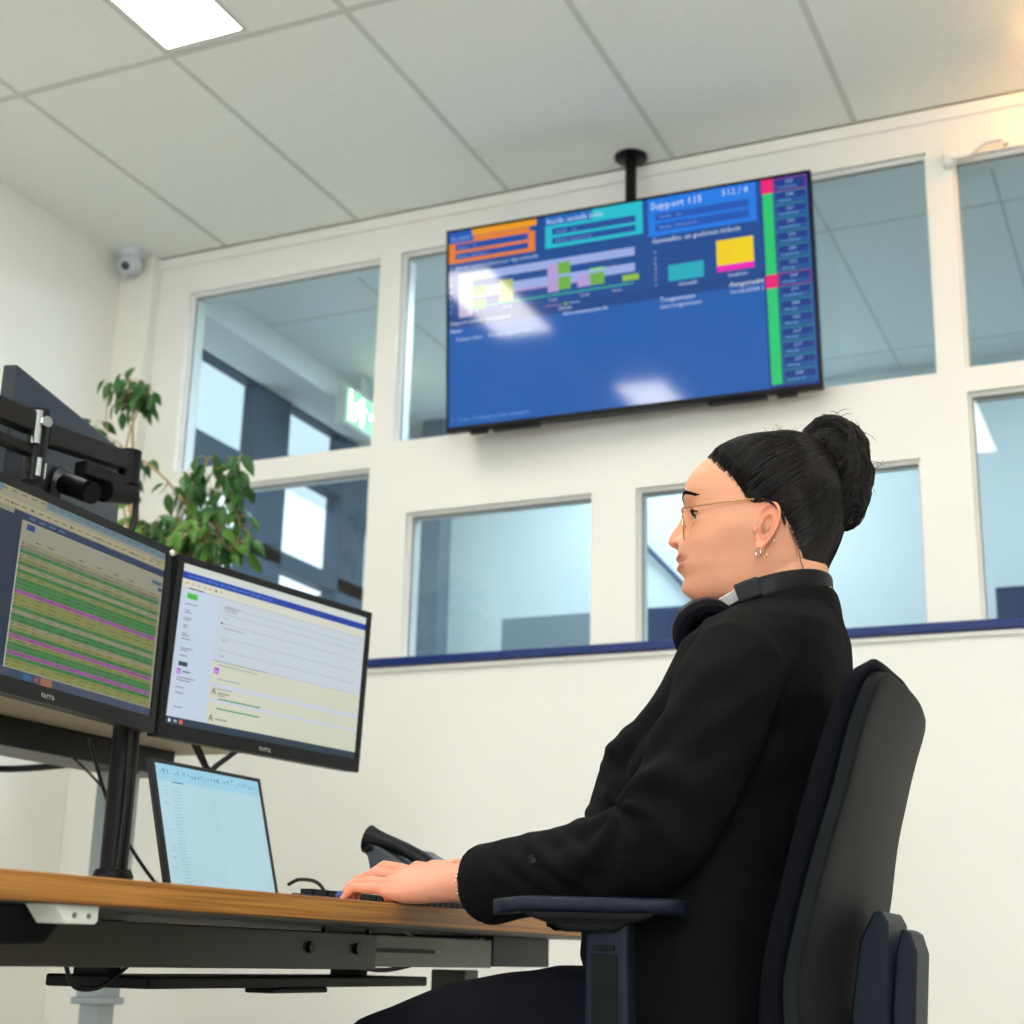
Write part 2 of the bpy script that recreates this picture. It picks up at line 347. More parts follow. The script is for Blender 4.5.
# emergency exit sign
t=thing('exit_sign','green lit exit sign under the ceiling behind the upper left window','exit sign',(-3.36,5.68,ZC))
MB().bb(-3.385,-3.335,5.50,5.86,2.285,2.47,.006).build('sign_housing','whitep',t)
MB().bb(-3.335,-3.332,5.51,5.85,2.30,2.455).build('sign_face','greensign',t,smooth=False)
MB().bb(-3.37,-3.35,5.66,5.70,2.47,ZC).build('bracket','whitep',t,smooth=False)
m=MB(); fr=(Vector((-3.332,5.53,2.31)),Vector((0,1,0)),Vector((0,0,1)),Vector((1,0,0)))
def pp(poly): m.prism(poly,fr,.0015)
pp([(.09,.115),(.11,.135),(.125,.12),(.105,.10)]); pp([(.05,.09),(.10,.105),(.115,.07),(.08,.055)]); pp([(.02,.075),(.05,.09),(.055,.08),(.025,.062)])
pp([(.08,.055),(.05,.01),(.035,.012),(.065,.065)]); pp([(.10,.07),(.13,.045),(.115,.0),(.10,.005),(.112,.04),(.09,.055)]); pp([(.11,.10),(.15,.085),(.148,.075),(.108,.085)])
pp([(0,0),(.012,0),(.012,.14),(0,.14)]); pp([(.19,.06),(.25,.06),(.25,.035),(.30,.073),(.25,.11),(.25,.086),(.19,.086)])
m.build('pictogram','signwhite',t,smooth=False)
# ------------------------------------------------------------------ dome camera, door closer, warm tube
t=thing('security_camera','small white dome security camera in the corner under the ceiling','security camera',(-3.535,4.2,ZC))
MB().lathe([(.001,.0),(.048,.0),(.05,-.02),(.046,-.038),(.001,-.038)],(-3.535,4.2,ZC)).build('mount','cam',t)
dv=Vector((.25,-1,-.55)).normalized()
MB().ell((-3.535,4.2,2.505),(.044,.044,.044)).build('dome','cam',t)
MB().lathe([(.001,.024),(.030,.024),(.034,.040),(.026,.047),(.001,.047)],(-3.535,4.2,2.505),dv).build('collar','cam',t)
MB().lathe([(.001,.040),(.018,.044),(.016,.052),(.001,.055)],(-3.535,4.2,2.505),dv).build('lens','lensblack',t)
t=thing('window_opener','white window opener arm at the top of the far right window','window opener',(-.50,4.28,2.36))
MB().bb(-.535,-.50,4.27,4.309,2.345,2.40,.006).build('bracket','frame',t)
MB().tube([(-.51,4.262,2.362),(-.46,4.262,2.362),(-.41,4.262,2.395),(-.36,4.262,2.395),(-.35,4.262,2.37)],.011,8).build('arm','frame',t)
t=thing('tube_lamp','warm tube lamp on the ceiling just outside the right edge','lamp',(-.05,3.95,ZC))
MB().bb(-.20,.36,3.98,4.02,ZC-.03,ZC).build('housing','whitep',t,smooth=False)
MB().cyl((-.19,4.0,ZC-.045),(.35,4.0,ZC-.045),.013).build('tube','warm',t)
# ------------------------------------------------------------------ screens
FONT=bpy.data.curves.new('f','FONT')
def textpolys(txt,size):
    cu=bpy.data.curves.new('t','FONT'); cu.body=txt; cu.size=size; cu.resolution_u=1
    o=bpy.data.objects.new('t',cu); C.objects.link(o); dg=bpy.context.evaluated_depsgraph_get()
    me=bpy.data.meshes.new_from_object(o.evaluated_get(dg)); out=[[tuple(me.vertices[i].co[:2]) for i in p.vertices] for p in me.polygons]
    bpy.data.objects.remove(o); bpy.data.curves.remove(cu); bpy.data.meshes.remove(me); return out
class Scr:
    """picture of a display, u right 0..W, v down 0..H, built as coloured faces"""
    def __init__(s,W,H,bg): s.W=W; s.H=H; s.P=[]; s.L=0; s.rect(0,0,W,H,bg)
    def rect(s,u0,v0,u1,v1,c): s.L+=1; s.P.append(([(u0,v0),(u0,v1),(u1,v1),(u1,v0)],c,s.L))
    def poly(s,p,c): s.L+=1; s.P.append((p,c,s.L))
    def text(s,u,v,t,size,c):
        s.L+=1
        for p in textpolys(t,size): s.P.append(([(u+x,v-y) for x,y in p],c,s.L))
    def frame(s,u0,v0,u1,v1,w,c): s.rect(u0,v0,u1,v0+w,c); s.rect(u0,v1-w,u1,v1,c); s.rect(u0,v0,u0+w,v1,c); s.rect(u1-w,v0,u1,v1,c)
    def build(s,name,mm,parent,Mx):
        bm=bmesh.new(); lay=bm.loops.layers.float_color.new('pix'); dz=.0006/max(s.L,1)
        for p,c,l in s.P:
            vs=[bm.verts.new(Mx@Vector((x-s.W/2,s.H/2-y,l*dz))) for x,y in p]
            try: f=bm.faces.new(vs)
            except ValueError: continue
            col=(*srgb(c),1)
            for lp in f.loops: lp[lay]=col
        n=(Mx.to_3x3()@Vector((0,0,1)))
        bm.normal_update()
        for f in bm.faces:
            if f.normal.dot(n)<0: f.normal_flip()
        me=bpy.data.meshes.new(name); bm.to_mesh(me); bm.free(); me.materials.append(M[mm])
        o=bpy.data.objects.new(name,me); C.objects.link(o); o.parent=parent; return o
def pose(c,yaw,tilt,roll):
    yaw,tilt,roll=R(yaw),R(tilt),R(roll)
    n=Vector((Co(yaw)*Co(tilt),S(yaw)*Co(tilt),S(tilt))); w=Vector((-S(yaw),Co(yaw),0)); h=n.cross(w)
    w2=w*Co(roll)+h*S(roll); h2=-w*S(roll)+h*Co(roll)
    Mx=Matrix((w2,h2,n)).transposed().to_4x4(); Mx.translation=Vector(c); return Mx
def loc_mesh(mb,name,m,parent,Mx,**k): return mb.build(name,m,parent,Mx=Mx,**k)
def textmesh(txt,size,name,m,parent,Mx,x,y,z,d=.0006):
    mb=MB()
    for p in textpolys(txt,size):
        mb.prism([(a+x,b+y) for a,b in p],(Vector((0,0,z)),Vector((1,0,0)),Vector((0,1,0)),Vector((0,0,1))),d)
    return mb.build(name,m,parent,smooth=False,Mx=Mx)
def monitor(name,label,Mx,scr,W=.54,H=.335,group='monitors on the wooden desk'):
    base=Mx.translation
    t=thing(name,label,'monitor',(base.x,base.y,base.z-H/2),group)
    bt=.0135; bb=.026; bs=.0135
    m=MB()   # bezel ring
    for (x0,x1,y0,y1) in ((-W/2,W/2,H/2-bt,H/2),(-W/2,W/2,-H/2,-H/2+bb),(-W/2,-W/2+bs,-H/2+bb,H/2-bt),(W/2-bs,W/2,-H/2+bb,H/2-bt)):
        m.bb(x0,x1,y0,y1,-.012,0)
    bmesh.ops.remove_doubles(m.bm,verts=m.bm.verts,dist=1e-6)
    m.build('bezel','bezel',t,smooth=False,bevel=.0015,Mx=Mx)
    m=MB(); m.bb(-W/2+.001,W/2-.001,-H/2+.001,H/2-.001,-.034,-.0115,.004)
    m.loft([[(-.2,-.11,-.03),(.2,-.11,-.03),(.2,.11,-.03),(-.2,.11,-.03)],[(-.15,-.08,-.052),(.15,-.08,-.052),(.15,.08,-.052),(-.15,.08,-.052)]])
    m.build('housing','blackp',t,smooth=False,Mx=Mx)
    cx=0; cy=(bb-bt)/2
    scr.build('screen','scr',t,Mx@Matrix.Translation((cx,cy,-.004)))
    lg=textmesh('terra',.015,'logo','silver',t,Mx,-.02+.0,-H/2+.008,.0002)
    return t
SW=.513; SH=.2955
def rowc(y): return y
# --- left monitor picture: ticket list
s=Scr(SW,SH,(140,138,120))
s.rect(0,0,SW,.012,(96,120,128)); s.rect(.10,.0,.20,.012,(150,142,112))
for i in range(22): s.rect(.01+i*.022,.004,.022+i*.022,.0065,(70,100,110))
s.rect(0,.012,SW,.030,(158,150,118)); s.rect(0,.012,SW,.018,(140,138,122))
for i in range(26): s.rect(.012+i*.019,.0235,.024+i*.019,.0255,(92,92,74)); 
for i in (5,7,11,14,18): s.rect(.005+i*.0232,.0225,.009+i*.0232,.0265,(40,70,60))
for i in range(6): s.rect(SW-.04+i*.006,.018,SW-.037+i*.006,.021,(110,84,60))
s.rect(0,.032,SW,.0445,(24,46,78))
for i in range(4): s.rect(.165+i*.023,.036,.180+i*.023,.040,(70,90,120))
s.rect(0,.032,.150,SH,(20,40,62)); s.rect(0,.032,.13,.040,(130,130,110))
s.rect(.162,.048,.180,.058,(20,52,120)); 
s.rect(.150,.0445,SW,.047,(150,146,120))
s.rect(SW-.03,.056,SW-.004,.062,(40,84,110)); s.rect(SW-.012,.066,SW-.002,.072,(24,60,110))
cols=[(150,146,112),(128,128,108),(62,130,62),(150,146,112),(134,138,78),(66,128,74),(150,146,112),(56,124,60),(134,140,76),(60,130,62),(58,128,64),(66,132,60),(158,80,156),(138,142,76),(136,142,72),(134,144,74),(60,130,66),(150,144,116),(58,128,64),(56,126,62),(150,144,112),(138,144,74),(60,128,62),(158,84,152),(134,142,74),(62,128,60),(60,128,70),(158,84,152),(64,130,64),(136,144,76),(140,146,74)]
y0=.078; rh=(SH-.016-y0)/len(cols); rs=random.Random(5)
for i,c in enumerate(cols):
    c=tuple(int(v*.88) for v in c); dk=tuple(int(v*.76) for v in c)
    s.rect(.152,y0+i*rh,SW-.006,y0+(i+1)*rh-.0002,c)
    for k in range(11):
        if rs.random()<.75:
            u=.170+k*.031; s.rect(u,y0+i*rh+rh*.35,u+rs.uniform(.008,.024),y0+i*rh+rh*.6,dk)
    s.rect(.156,y0+i*rh+rh*.3,.159,y0+i*rh+rh*.7,(50,80,60))
s.rect(.150,y0,.152,SH,(170,176,168))
for u in (.185,.215,.29,.335,.38,.42): s.rect(u,.0725,u+.012,.0745,(80,80,66))
s.rect(.0,SH-.014,SW,SH,(54,66,86)); s.rect(.16,SH-.014,.255,SH,(34,60,84)); s.rect(.235,SH-.013,.262,SH-.001,(140,92,70)); s.rect(.196,SH-.012,.214,SH-.002,(40,86,130)); s.rect(.222,SH-.011,.230,SH-.003,(150,60,60))
# --- right monitor picture: ticket page
s2=Scr(SW,SH,(196,206,214))
s2.rect(0,0,SW,.014,(208,216,214)); s2.rect(0,.0035,SW,.006,(216,214,188))
s2.rect(0,.0145,SW,.0275,(12,58,160))
for i in range(14): s2.rect(.015+i*.016,.0195,.028+i*.016,.0225,(70,120,210))
s2.rect(0,.0275,SW,.044,(212,214,200)); s2.rect(0,.044,SW,.0448,(150,168,176))
for i in range(7): s2.rect(.012+i*.014,.033,.020+i*.014,.036,(196,160,150))
s2.rect(.02,.0425,.058,.0455,(60,80,120)); s2.rect(.085,.033,.09,.037,(90,90,100))
s2.rect(.018,.052,.04,.062,(70,190,70)); s2.text(.021,.0598,'Open',.008,(20,60,20))
s2.rect(.0,.0448,.098,SH,(196,210,228)); s2.rect(.018,.052,.044,.063,(84,196,74)); s2.text(.0205,.0605,'Open',.0085,(16,60,24))
s2.rect(.098,.165,SW,SH,(206,210,190)); s2.rect(.098,.0448,SW,.165,(198,208,216))
s2.rect(.098,.205,SW,.213,(200,206,220)); s2.rect(.098,.235,SW,.240,(200,206,220))
for v in (.060,.073,.092,.118,.142): s2.rect(.108,v,SW-.02,v+.0012,(166,180,184))
s2.rect(.098,.163,.24,.1648,(120,150,130)); s2.rect(.098,.163,SW-.01,.1638,(160,174,168))
for i,v in enumerate((.072,.084,.088,.098,.102,.112,.116,.127,.131,.137,.154,.158,.168)):
    s2.rect(.016,v,.016+(.03,.012,.018,.02,.016,.012,.01,.012,.02,.022,.03,.018,.018)[i],v+.0018,(120,134,146))
for v,w in ((.058,.04),(.062,.03),(.066,.035),(.080,.012),(.099,.055),(.123,.018),(.152,.012),(.170,.10),(.196,.06),(.214,.04)):
    s2.rect(.114,v,.114+w,v+.0016,(140,154,160))
s2.rect(.108,.0895,.112,.093,(50,60,60)); s2.rect(.016,.180,.038,.188,(44,70,76))
s2.rect(.014,.193,.024,.203,(170,96,214)); s2.text(.0155,.2015,'m',.009,(240,230,250))
s2.rect(.104,.176,.116,.188,(170,84,210)); s2.text(.1055,.186,'m',.011,(240,230,250))
s2.rect(.028,.196,.046,.199,(90,130,140)); s2.rect(.016,.208,.06,.210,(130,140,160)); s2.rect(.016,.213,.048,.215,(130,140,160))
s2.text(.103,.2265,'A',.018,(70,40,50)); s2.text(.103,.276,'A',.018,(70,40,50))
s2.rect(.120,.2215,.15,.2235,(130,110,110)); s2.rect(.120,.2262,.14,.228,(130,120,120)); s2.rect(.120,.270,.15,.272,(130,110,110))
s2.rect(.122,.232,.232,.2345,(50,150,90)); s2.rect(.120,.250,.232,.2525,(50,150,90))
for v in (.226,.236,.262): s2.rect(.016,v,.036,v+.002,(120,134,146))
s2.rect(0,SH-.014,SW,SH,(30,54,72)); s2.rect(.008,SH-.010,.013,SH-.004,(220,230,240)); s2.rect(.021,SH-.009,.028,SH-.005,(170,190,200)); s2.rect(.034,SH-.011,.042,SH-.003,(220,90,80))
MA=pose((-1.661,1.891,.540),-.74,.4,-1.55); MBm=pose((-1.622,2.467,.531),-11.57,-2.15,-.55)
tA=monitor('monitor','widescreen monitor with green and purple striped ticket list at the left edge',MA,s)
tB=monitor('monitor','widescreen monitor with white page and blue header bar above the laptop',MBm,s2)
MB().ell(MA@Vector((.266,.158,.002)),(.004,.006,.006)).build('sticker','whitep',tA)
# --- laptop
W,H=.325,.22; ML=pose((-1.492,2.133,.191),.55,14.96,.44)
t=thing('laptop','open black laptop with pale blue spreadsheet on its screen below the right monitor','laptop',(-1.40,2.133,.066))
MB().bb(-W/2,W/2,-H/2-.006,H/2,-.008,0,.003).build('lid','bezel',t,smooth=False,Mx=ML)
s3=Scr(.300,.198,(178,212,222)); rs=random.Random(9)
s3.rect(0,0,.300,.026,(150,204,226)); s3.rect(0,.026,.300,.030,(164,208,222))
for i in range(30): s3.rect(.01+i*.0095,.012+rs.uniform(-.004,.004),.014+i*.0095,.014+rs.uniform(0,.004),(110,164,186))
for u,v in ((.018,.008),(.075,.009),(.104,.013),(.17,.010),(.215,.006)): s3.rect(u,v,u+.003,v+.004,(60,110,130))
s3.rect(.04,.0275,.07,.0295,(70,120,140))
for i in range(30):
    v=.036+i*.0054; s3.rect(.004,v,.296,v+.0003,(160,198,210)); s3.rect(.035,v+.0018,.052+rs.uniform(0,.008),v+.0028,(140,180,192)); 
    if rs.random()<.3: s3.rect(.012,v+.0018,.026,v+.0028,(130,176,190))
    if rs.random()<.6: s3.rect(.150,v+.0018,.158,v+.0026,(150,188,198))
for u in (.03,.062,.10,.145,.19,.24): s3.rect(u,.034,u+.0004,.198,(162,200,212))
s3.build('screen','lapscr',t,ML@Matrix.Translation((0,.003,.0003)))
MB().bb(-1.470,-1.235,1.972,2.297,.0665,.084,.003).build('base','bezel',t,smooth=False)
m=MB()
for i in range(5):
    for j in range(13): m.bb(-1.44+i*.019,-1.424+i*.019,1.99+j*.0222,2.009+j*.0222,.084,.0856)
m.build('keys','blackp',t,smooth=False)
MB().cyl((-1.468,1.99,.086),(-1.468,2.28,.086),.006).build('hinge','blackp',t)
# --- television
W,H=1.22,.705; MT=pose((-1.524,4.157,1.997),-86.94,-3.37,.668)
t=thing('television','large flat television showing a blue dashboard, hanging from a ceiling pole','television',(-1.524,4.19,1.64))
m=MB(); f=.009
for (x0,x1,y0,y1) in ((-W/2,W/2,H/2-f,H/2),(-W/2,W/2,-H/2,-H/2+.016),(-W/2,-W/2+f,-H/2+.016,H/2-f),(W/2-f,W/2,-H/2+.016,H/2-f)): m.bb(x0,x1,y0,y1,-.014,0)
m.build('bezel','blackp',t,smooth=False,bevel=.001,Mx=MT)
MB().bb(-W/2,W/2,-H/2,H/2,-.030,-.0135).build('back_cover','bezel',t,smooth=False,Mx=MT)
MB().bb(-.38,.38,-H/2-.0,-.02,-.048,-.030,.004).build('rear_box','bezel',t,smooth=False,Mx=MT)
for x0,x1 in ((-.53,-.47),(-.45,-.29),(.26,.44),(.47,.53)): MB().bb(x0,x1,-H/2-.012,-H/2,-.026,-.006,.002).build('speaker','blackp',t,smooth=False,Mx=MT)
TWd=W-2*f; THt=H-f-.016
s4=Scr(TWd,THt,(0,86,174)); k=TWd; B0=(0,70,150); BL=(4,78,176)
def r4(a,b,c,d,col): s4.rect(a*k,b*THt,c*k,d*THt,col)
r4(0,0,.88,.50,(0,74,152)); r4(0,.44,.88,.50,(0,66,142))
r4(0,.50,.88,1,(0,92,180))
# orange, cyan, blue cards
r4(.0,.035,.255,.165,(236,128,40)); r4(.0,.035,.075,.06,(20,96,190)); r4(.02,.066,.235,.10,(10,72,164)); r4(.02,.115,.235,.146,(10,72,164)); r4(.24,.0,.26,.06,B0); r4(0,0,.26,.033,(244,160,8)) 
r4(.0,.0,.07,.06,(16,90,190)); s4.text(.008*k,.045*THt,'Escalade',.020,(150,190,240))
r4(.285,.0,.56,.165,(14,196,214)); r4(.285,.0,.42,.05,(20,110,196)); r4(.305,.066,.54,.10,(10,72,160)); r4(.305,.115,.54,.146,(10,72,160)); s4.text(.29*k,.040*THt,'Inside escada actie',.026,(214,236,250))
r4(.575,.0,.865,.19,(10,124,236)); r4(.595,.078,.845,.115,(8,84,190)); r4(.595,.128,.845,.168,(8,84,190)); s4.text(.582*k,.055*THt,'Support 115',.034,(226,240,255)); s4.text(.775*k,.045*THt,'512 / 8',.030,(200,226,250))
for (u,v,w) in ((.025,.092,'Gevuld     1m'),(.025,.138,'Nieuws   Inkomend'),(.315,.092,'Gevuld     1m'),(.315,.138,'Nieuws   Inkomend 1m'),(.605,.103,'Gevuld     1m'),(.605,.155,'Nieuws   Inkomend 1m')): s4.text(u*k,v*THt,w,.013,(150,190,236))
s4.text(.02*k,.20*THt,'Aantal support tickets per dag verwerkt',.018,(200,220,246))
s4.text(.582*k,.225*THt,'Gemaakte en gesloten tickets',.024,(226,238,252))
# ticket chart
for v in (.225,.305): r4(.03,v,.535,v+.042,(158,178,232))
r4(.03,.345,.40,.36,(176,160,216))
for (u0,u1,v0,v1,c) in ((.03,.07,.23,.45,(200,184,226)),(.07,.11,.30,.35,(120,180,60)),(.07,.11,.37,.42,(120,180,60)),(.15,.19,.29,.40,(176,190,110)),(.29,.32,.25,.39,(184,160,220)),(.32,.355,.245,.305,(110,180,66)),(.32,.355,.32,.385,(110,180,66)),(.375,.41,.325,.385,(184,160,220)),(.41,.45,.30,.315,(150,220,150)),(.41,.45,.325,.385,(110,180,66)),(.50,.545,.36,.39,(150,196,60))): r4(u0,v0,u1,v1,c)
r4(.05,.402,.53,.408,(60,196,150))
for i,u in enumerate((.06,.16,.29,.38,.47)): s4.text(u*k,.435*THt,('06-06','07-06','11-06','12-06','13-06')[i],.014,(210,226,246))
for i in range(6): s4.text(.004*k,(.25+i*.035)*THt,str(6-i),.014,(200,220,246))
r4(.28,.455,.33,.459,(184,130,190)); r4(.335,.45,.345,.465,(110,180,66)); r4(.35,.455,.38,.459,(170,200,230))
# bar chart
for i in range(8):
    v=.245+i*.026; r4(.605,v,.865,v+.003,(4,52,128)); 
    if i: s4.text(.588*k,(v+.010)*THt,str(8-i),.014,(214,230,248))
r4(.625,.345,.720,.425,(14,176,200)); r4(.755,.262,.852,.385,(250,216,10)); r4(.755,.385,.852,.415,(240,20,190))
s4.text(.65*k,.452*THt,'Gemaakt',.017,(220,236,252)); s4.text(.782*k,.445*THt,'Gesloten',.017,(220,236,252)); s4.text(.80*k,.335*THt,'4',.012,(255,244,160))
# table
s4.text(.004*k,.485*THt,'Support tickets openstaand',.019,(226,238,252)); s4.text(.004*k,.525*THt,'Naam',.018,(226,238,252)); s4.text(.02*k,.57*THt,'Tickets online    Nieuwe support items',.017,(200,222,246))
s4.text(.32*k,.485*THt,'Datum',.016,(226,238,252)); s4.text(.33*k,.515*THt,'datacommunicatie 8a',.018,(220,234,250))
s4.text(.60*k,.520*THt,'Toegewezen',.022,(230,240,252)); s4.text(.60*k,.552*THt,'niet toegewezen',.020,(214,230,250)); s4.text(.785*k,.495*THt,'Aangemaakt op',.022,(236,244,252)); s4.text(.785*k,.53*THt,'16-06-2024 12',.020,(214,230,250))
s4.text(.008*k,.975*THt,'1 - 9 van 11 tickets in deze weergave',.018,(110,170,236))
# right column of agents
r4(.875,.0,1,1,(8,52,140)); r4(.881,.0,.908,.985,(24,206,116)); r4(.879,.0,.910,.07,(240,10,120)); r4(.879,.465,.910,.53,(240,10,120))
nr=15
for i in range(nr):
    a=.005+i*.0655; c=(24,130,150) if i not in (0,7) else (150,40,130)
    s4.frame(.912*k,a*THt,.995*k,(a+.0635)*THt,.003,c); 
    if i not in (0,): s4.rect(.918*k,(a+.038)*THt,.992*k,(a+.052)*THt,(14,92,164))
    s4.text(.942*k,(a+.026)*THt,str(rs.randint(200,399)),.016,(150,206,240)); s4.text(.922*k,(a+.050)*THt,rs.choice(['Guido Smit','Anna Visser','Tim de Boer','Piet Jansen','Eva Bakker']) if 0 else rs.choice(['beschikbaar','in gesprek','afwezig']),.013,(110,184,226))
s4.build('screen','tvscr',t,MT@Matrix.Translation((0,(.016-f)/2,-.002)))
t=thing('television_mount','black ceiling pole mount holding the television','bracket',(-1.527,4.237,ZC))
MB().lathe([(.001,0),(.055,0),(.055,-.008),(.05,-.012),(.001,-.012)],(-1.527,4.237,ZC)).build('ceiling_plate','blackm',t)
MB().cyl((-1.527,4.237,ZC-.01),(-1.527,4.237,1.85),.0185).build('pole','blackm',t)
MB().bb(-1.66,-1.39,4.212,4.225,1.86,2.10).build('back_plate','blackm',t,smooth=False)
# ------------------------------------------------------------------ desk with frame
DZ=.066; DX0=-1.80; DX1=-.955; DY0=.90; DY1=2.78
t=thing('desk','oak topped desk with grey steel frame, in the foreground','desk',(-1.38,1.8,ZF))
m=MB(); m.bb(DX0,DX1,DY0,DY1,DZ-.026,DZ)
m.build('desktop','wood',t,smooth=False,bevel=.0015)
MB().bb(DX0+.002,DX1-.002,DY0+.002,DY1-.002,DZ-.027,DZ-.0255).build('underside','beam',t,smooth=False)
MB().bb(-1.135,-1.10,DY0+.15,1.985,-.018,.031).build('front_beam','beam',t,smooth=False,bevel=.002)
MB().bb(-1.145,-1.11,1.985,2.40,-.014,.031).build('beam_extension','midgrey',t,smooth=False,bevel=.002)
MB().bb(-1.115,-1.105,1.99,2.18,.006,.012).build('slot','blackp',t,smooth=False)
for y in (1.80,1.925): MB().cyl((-1.10,y,.010),(-1.094,y,.010),.0075,n=12).build('bolt','blackm',t)
for y in (1.83,1.95): MB().cyl((-1.098,y,.033),(-1.092,y,.033),.004,n=10).build('screw','blackm',t)
MB().bb(-1.14,-1.70,2.47,2.72,-.012,.040).build('cross_member','bezel',t,smooth=False,bevel=.002)
MB().bb(-1.14,-1.70,1.02,1.10,-.020,.040).build('cross_member','beam',t,smooth=False,bevel=.002)
for y in (1.06,2.66):
    MB().bb(-1.34,-1.27,y-.03,y+.03,-.36,-.02).build('leg','beam',t,smooth=False,bevel=.003)
    MB().bb(-1.33,-1.28,y-.025,y+.025,ZF+.03,-.34).build('leg_tube','leggrey',t,smooth=False,bevel=.003)
    MB().bb(-1.75,-1.05,y-.035,y+.035,ZF,ZF+.032).build('foot','beam',t,smooth=False,bevel=.004)
m=MB(); m.bb(-1.45,-1.28,1.70,2.50,-.048,-.032); m.bb(-1.33,-1.28,2.0,2.16,-.056,-.048)
m.build('cable_tray','blackp',t,smooth=False,bevel=.003)
MB().bb(-1.42,-1.36,1.72,1.745,-.032,.040).build('tray_hanger','blackp',t,smooth=False); MB().bb(-1.42,-1.36,2.40,2.425,-.032,.04).build('tray_hanger','blackp',t,smooth=False)
m=MB(); m.loft([[(-1.20,1.0,.040),(-1.0,1.0,.040),(-1.0,1.205,.040),(-1.20,1.205,.040)],[(-1.19,1.0,-.004),(-1.01,1.0,-.004),(-1.01,1.18,.004),(-1.19,1.18,.004)]])
m.build('drawer_box','blackp',t,smooth=False,bevel=.004)
hs=thing('desk_switch','white height switch with two buttons under the oak desk edge','switch',(-.98,1.165,.04))
MB().prism([(0,0),(0,-.001),(.018,-.017),(.058,-.017),(.062,-.014),(.062,0)],(Vector((-.962,1.131,.0398)),Vector((0,1,0)),Vector((0,0,1)),Vector((-1,0,0))),.035).build('housing','whitep',hs,smooth=False,bevel=.001)
for y in (1.158,1.178): MB().cyl((-.962,y,.030),(-.9605,y,.030),.0025,n=12).build('button','gap',hs)
# cables
def cable(pts,r,label,m='cable',cat='cable',n=6):
    P=[Vector(p) for p in pts]; out=[]
    for i in range(len(P)-1):
        a=P[max(i-1,0)];b=P[i];c=P[i+1];d=P[min(i+2,len(P)-1)]
        for j in range(6):
            q=j/6; out.append(.5*((2*b)+(c-a)*q+(2*a-5*b+4*c-d)*q*q+(3*b-a-3*c+d)*q**3))
    out.append(P[-1])
    return tag(MB().tube(out,r,n).build('cable',m),label,cat)
cable([(-1.22,1.92,.020),(-1.2,2.02,-.004),(-1.2,2.2,-.02),(-1.16,2.34,.01),(-1.15,2.42,.035)],.0035,'black cable sagging under the desk below the hand')
cable([(-1.16,2.18,.038),(-1.16,2.26,.022),(-1.16,2.36,.022),(-1.16,2.5,.036)],.0025,'pale cable looped under the far end of the desk','whitecable')
cable([(-1.3,1.56,-.02),(-1.3,1.58,-.045),(-1.3,1.63,-.045),(-1.3,1.68,-.02)],.003,'thin black cable loop below the grey beam left of the tray')
cable([(-1.455,2.30,.115),(-1.44,2.315,.125),(-1.41,2.33,.118),(-1.39,2.345,.08),(-1.36,2.36,.069)],.0032,'short black cable curving out of the laptop side')
cable([(-1.73,2.30,.46),(-1.74,2.42,.36),(-1.72,2.52,.20),(-1.70,2.5,.07)],.004,'black cable hanging from the right monitor behind the laptop')
cable([(-1.80,2.16,.36),(-1.82,2.26,.25),(-1.82,2.36,.16),(-1.78,2.44,.07)],.0035,'black cable between the monitor pole and the laptop')
cable([(-1.76,2.40,.40),(-1.77,2.48,.345),(-1.77,2.52,.36),(-1.75,2.60,.42)],.006,'thick black cable loop under the right monitor')
cable([(-1.04,2.39,.069),(-1.06,2.60,.069),(-1.2,2.68,.069),(-1.5,2.69,.069)],.002,'pale cable lying behind the keyboard','whitecable')
# --- keyboard, phone
t=thing('keyboard','low black keyboard on the desk in front of the hand','keyboard',(-1.14,2.12,DZ))
MB().loft([[(-1.215,1.93,.067),(-1.075,1.93,.067),(-1.075,1.93,.074),(-1.215,1.93,.086)],[(-1.215,2.36,.067),(-1.075,2.36,.067),(-1.075,2.36,.074),(-1.215,2.36,.086)]]).build('case','bezel',t,smooth=False,bevel=.002)
m=MB()
for i in range(5):
    for j in range(20):
        x=-1.205+i*.024; m.bb(x,x+.019,1.94+j*.0205,1.9565+j*.0205,.084-.002*i,.092-.002*i)
m.build('keys','blackp',t,smooth=False)
t=thing('desk_phone','black desk telephone with handset on its side, behind the hand','telephone',(-1.20,2.42,DZ))
m=MB(); pf=[(-1.312,.190),(-1.325,.172),(-1.31,.12),(-1.27,.067),(-1.12,.067),(-1.115,.082)]
m.loft([[(x,2.335,z) for x,z in pf],[(x,2.56,z) for x,z in pf]])
m.build('body','phone',t,smooth=False,bevel=.006)
Mp=Matrix((Vector((0,1,0)),Vector((-.21,0,.103)).normalized(),Vector((.103,0,.21)).normalized())).transposed().to_4x4(); Mp.translation=Vector((-1.212,2.475,.1365))
m=MB()
for i in range(4):
    for j in range(3): m.bb(-.03+j*.024,-.012+j*.024,-.07+i*.02,-.056+i*.02,0,.006)
m.build('keypad','blackp',t,smooth=False,Mx=Mp)
MB().bb(-.045,.06,.03,.085,-.002,.004,.001).build('display','furng',t,smooth=False,Mx=Mp)
hp=[]; 
m=MB(); rings=[]
for i in range(17):
    q=i/16; x=-1.332+.185*q; z=.200-.075*q-.015*q*q+.014*S(PI*q); th=.012+.012*(abs(2*q-1)**3)
    wd=.022; cz=z-.004
    rings.append([(x+th*.3*Co(a),2.355+wd*S(a)*1.0,cz+th*Co(a)) for a in [2*PI*k2/14 for k2 in range(14)]])
m.loft(rings); m.ell((-1.316,2.355,.180),(.020,.022,.018)); m.ell((-1.158,2.355,.105),(.020,.022,.016))
m.build('handset','blackp',t,smooth=True)
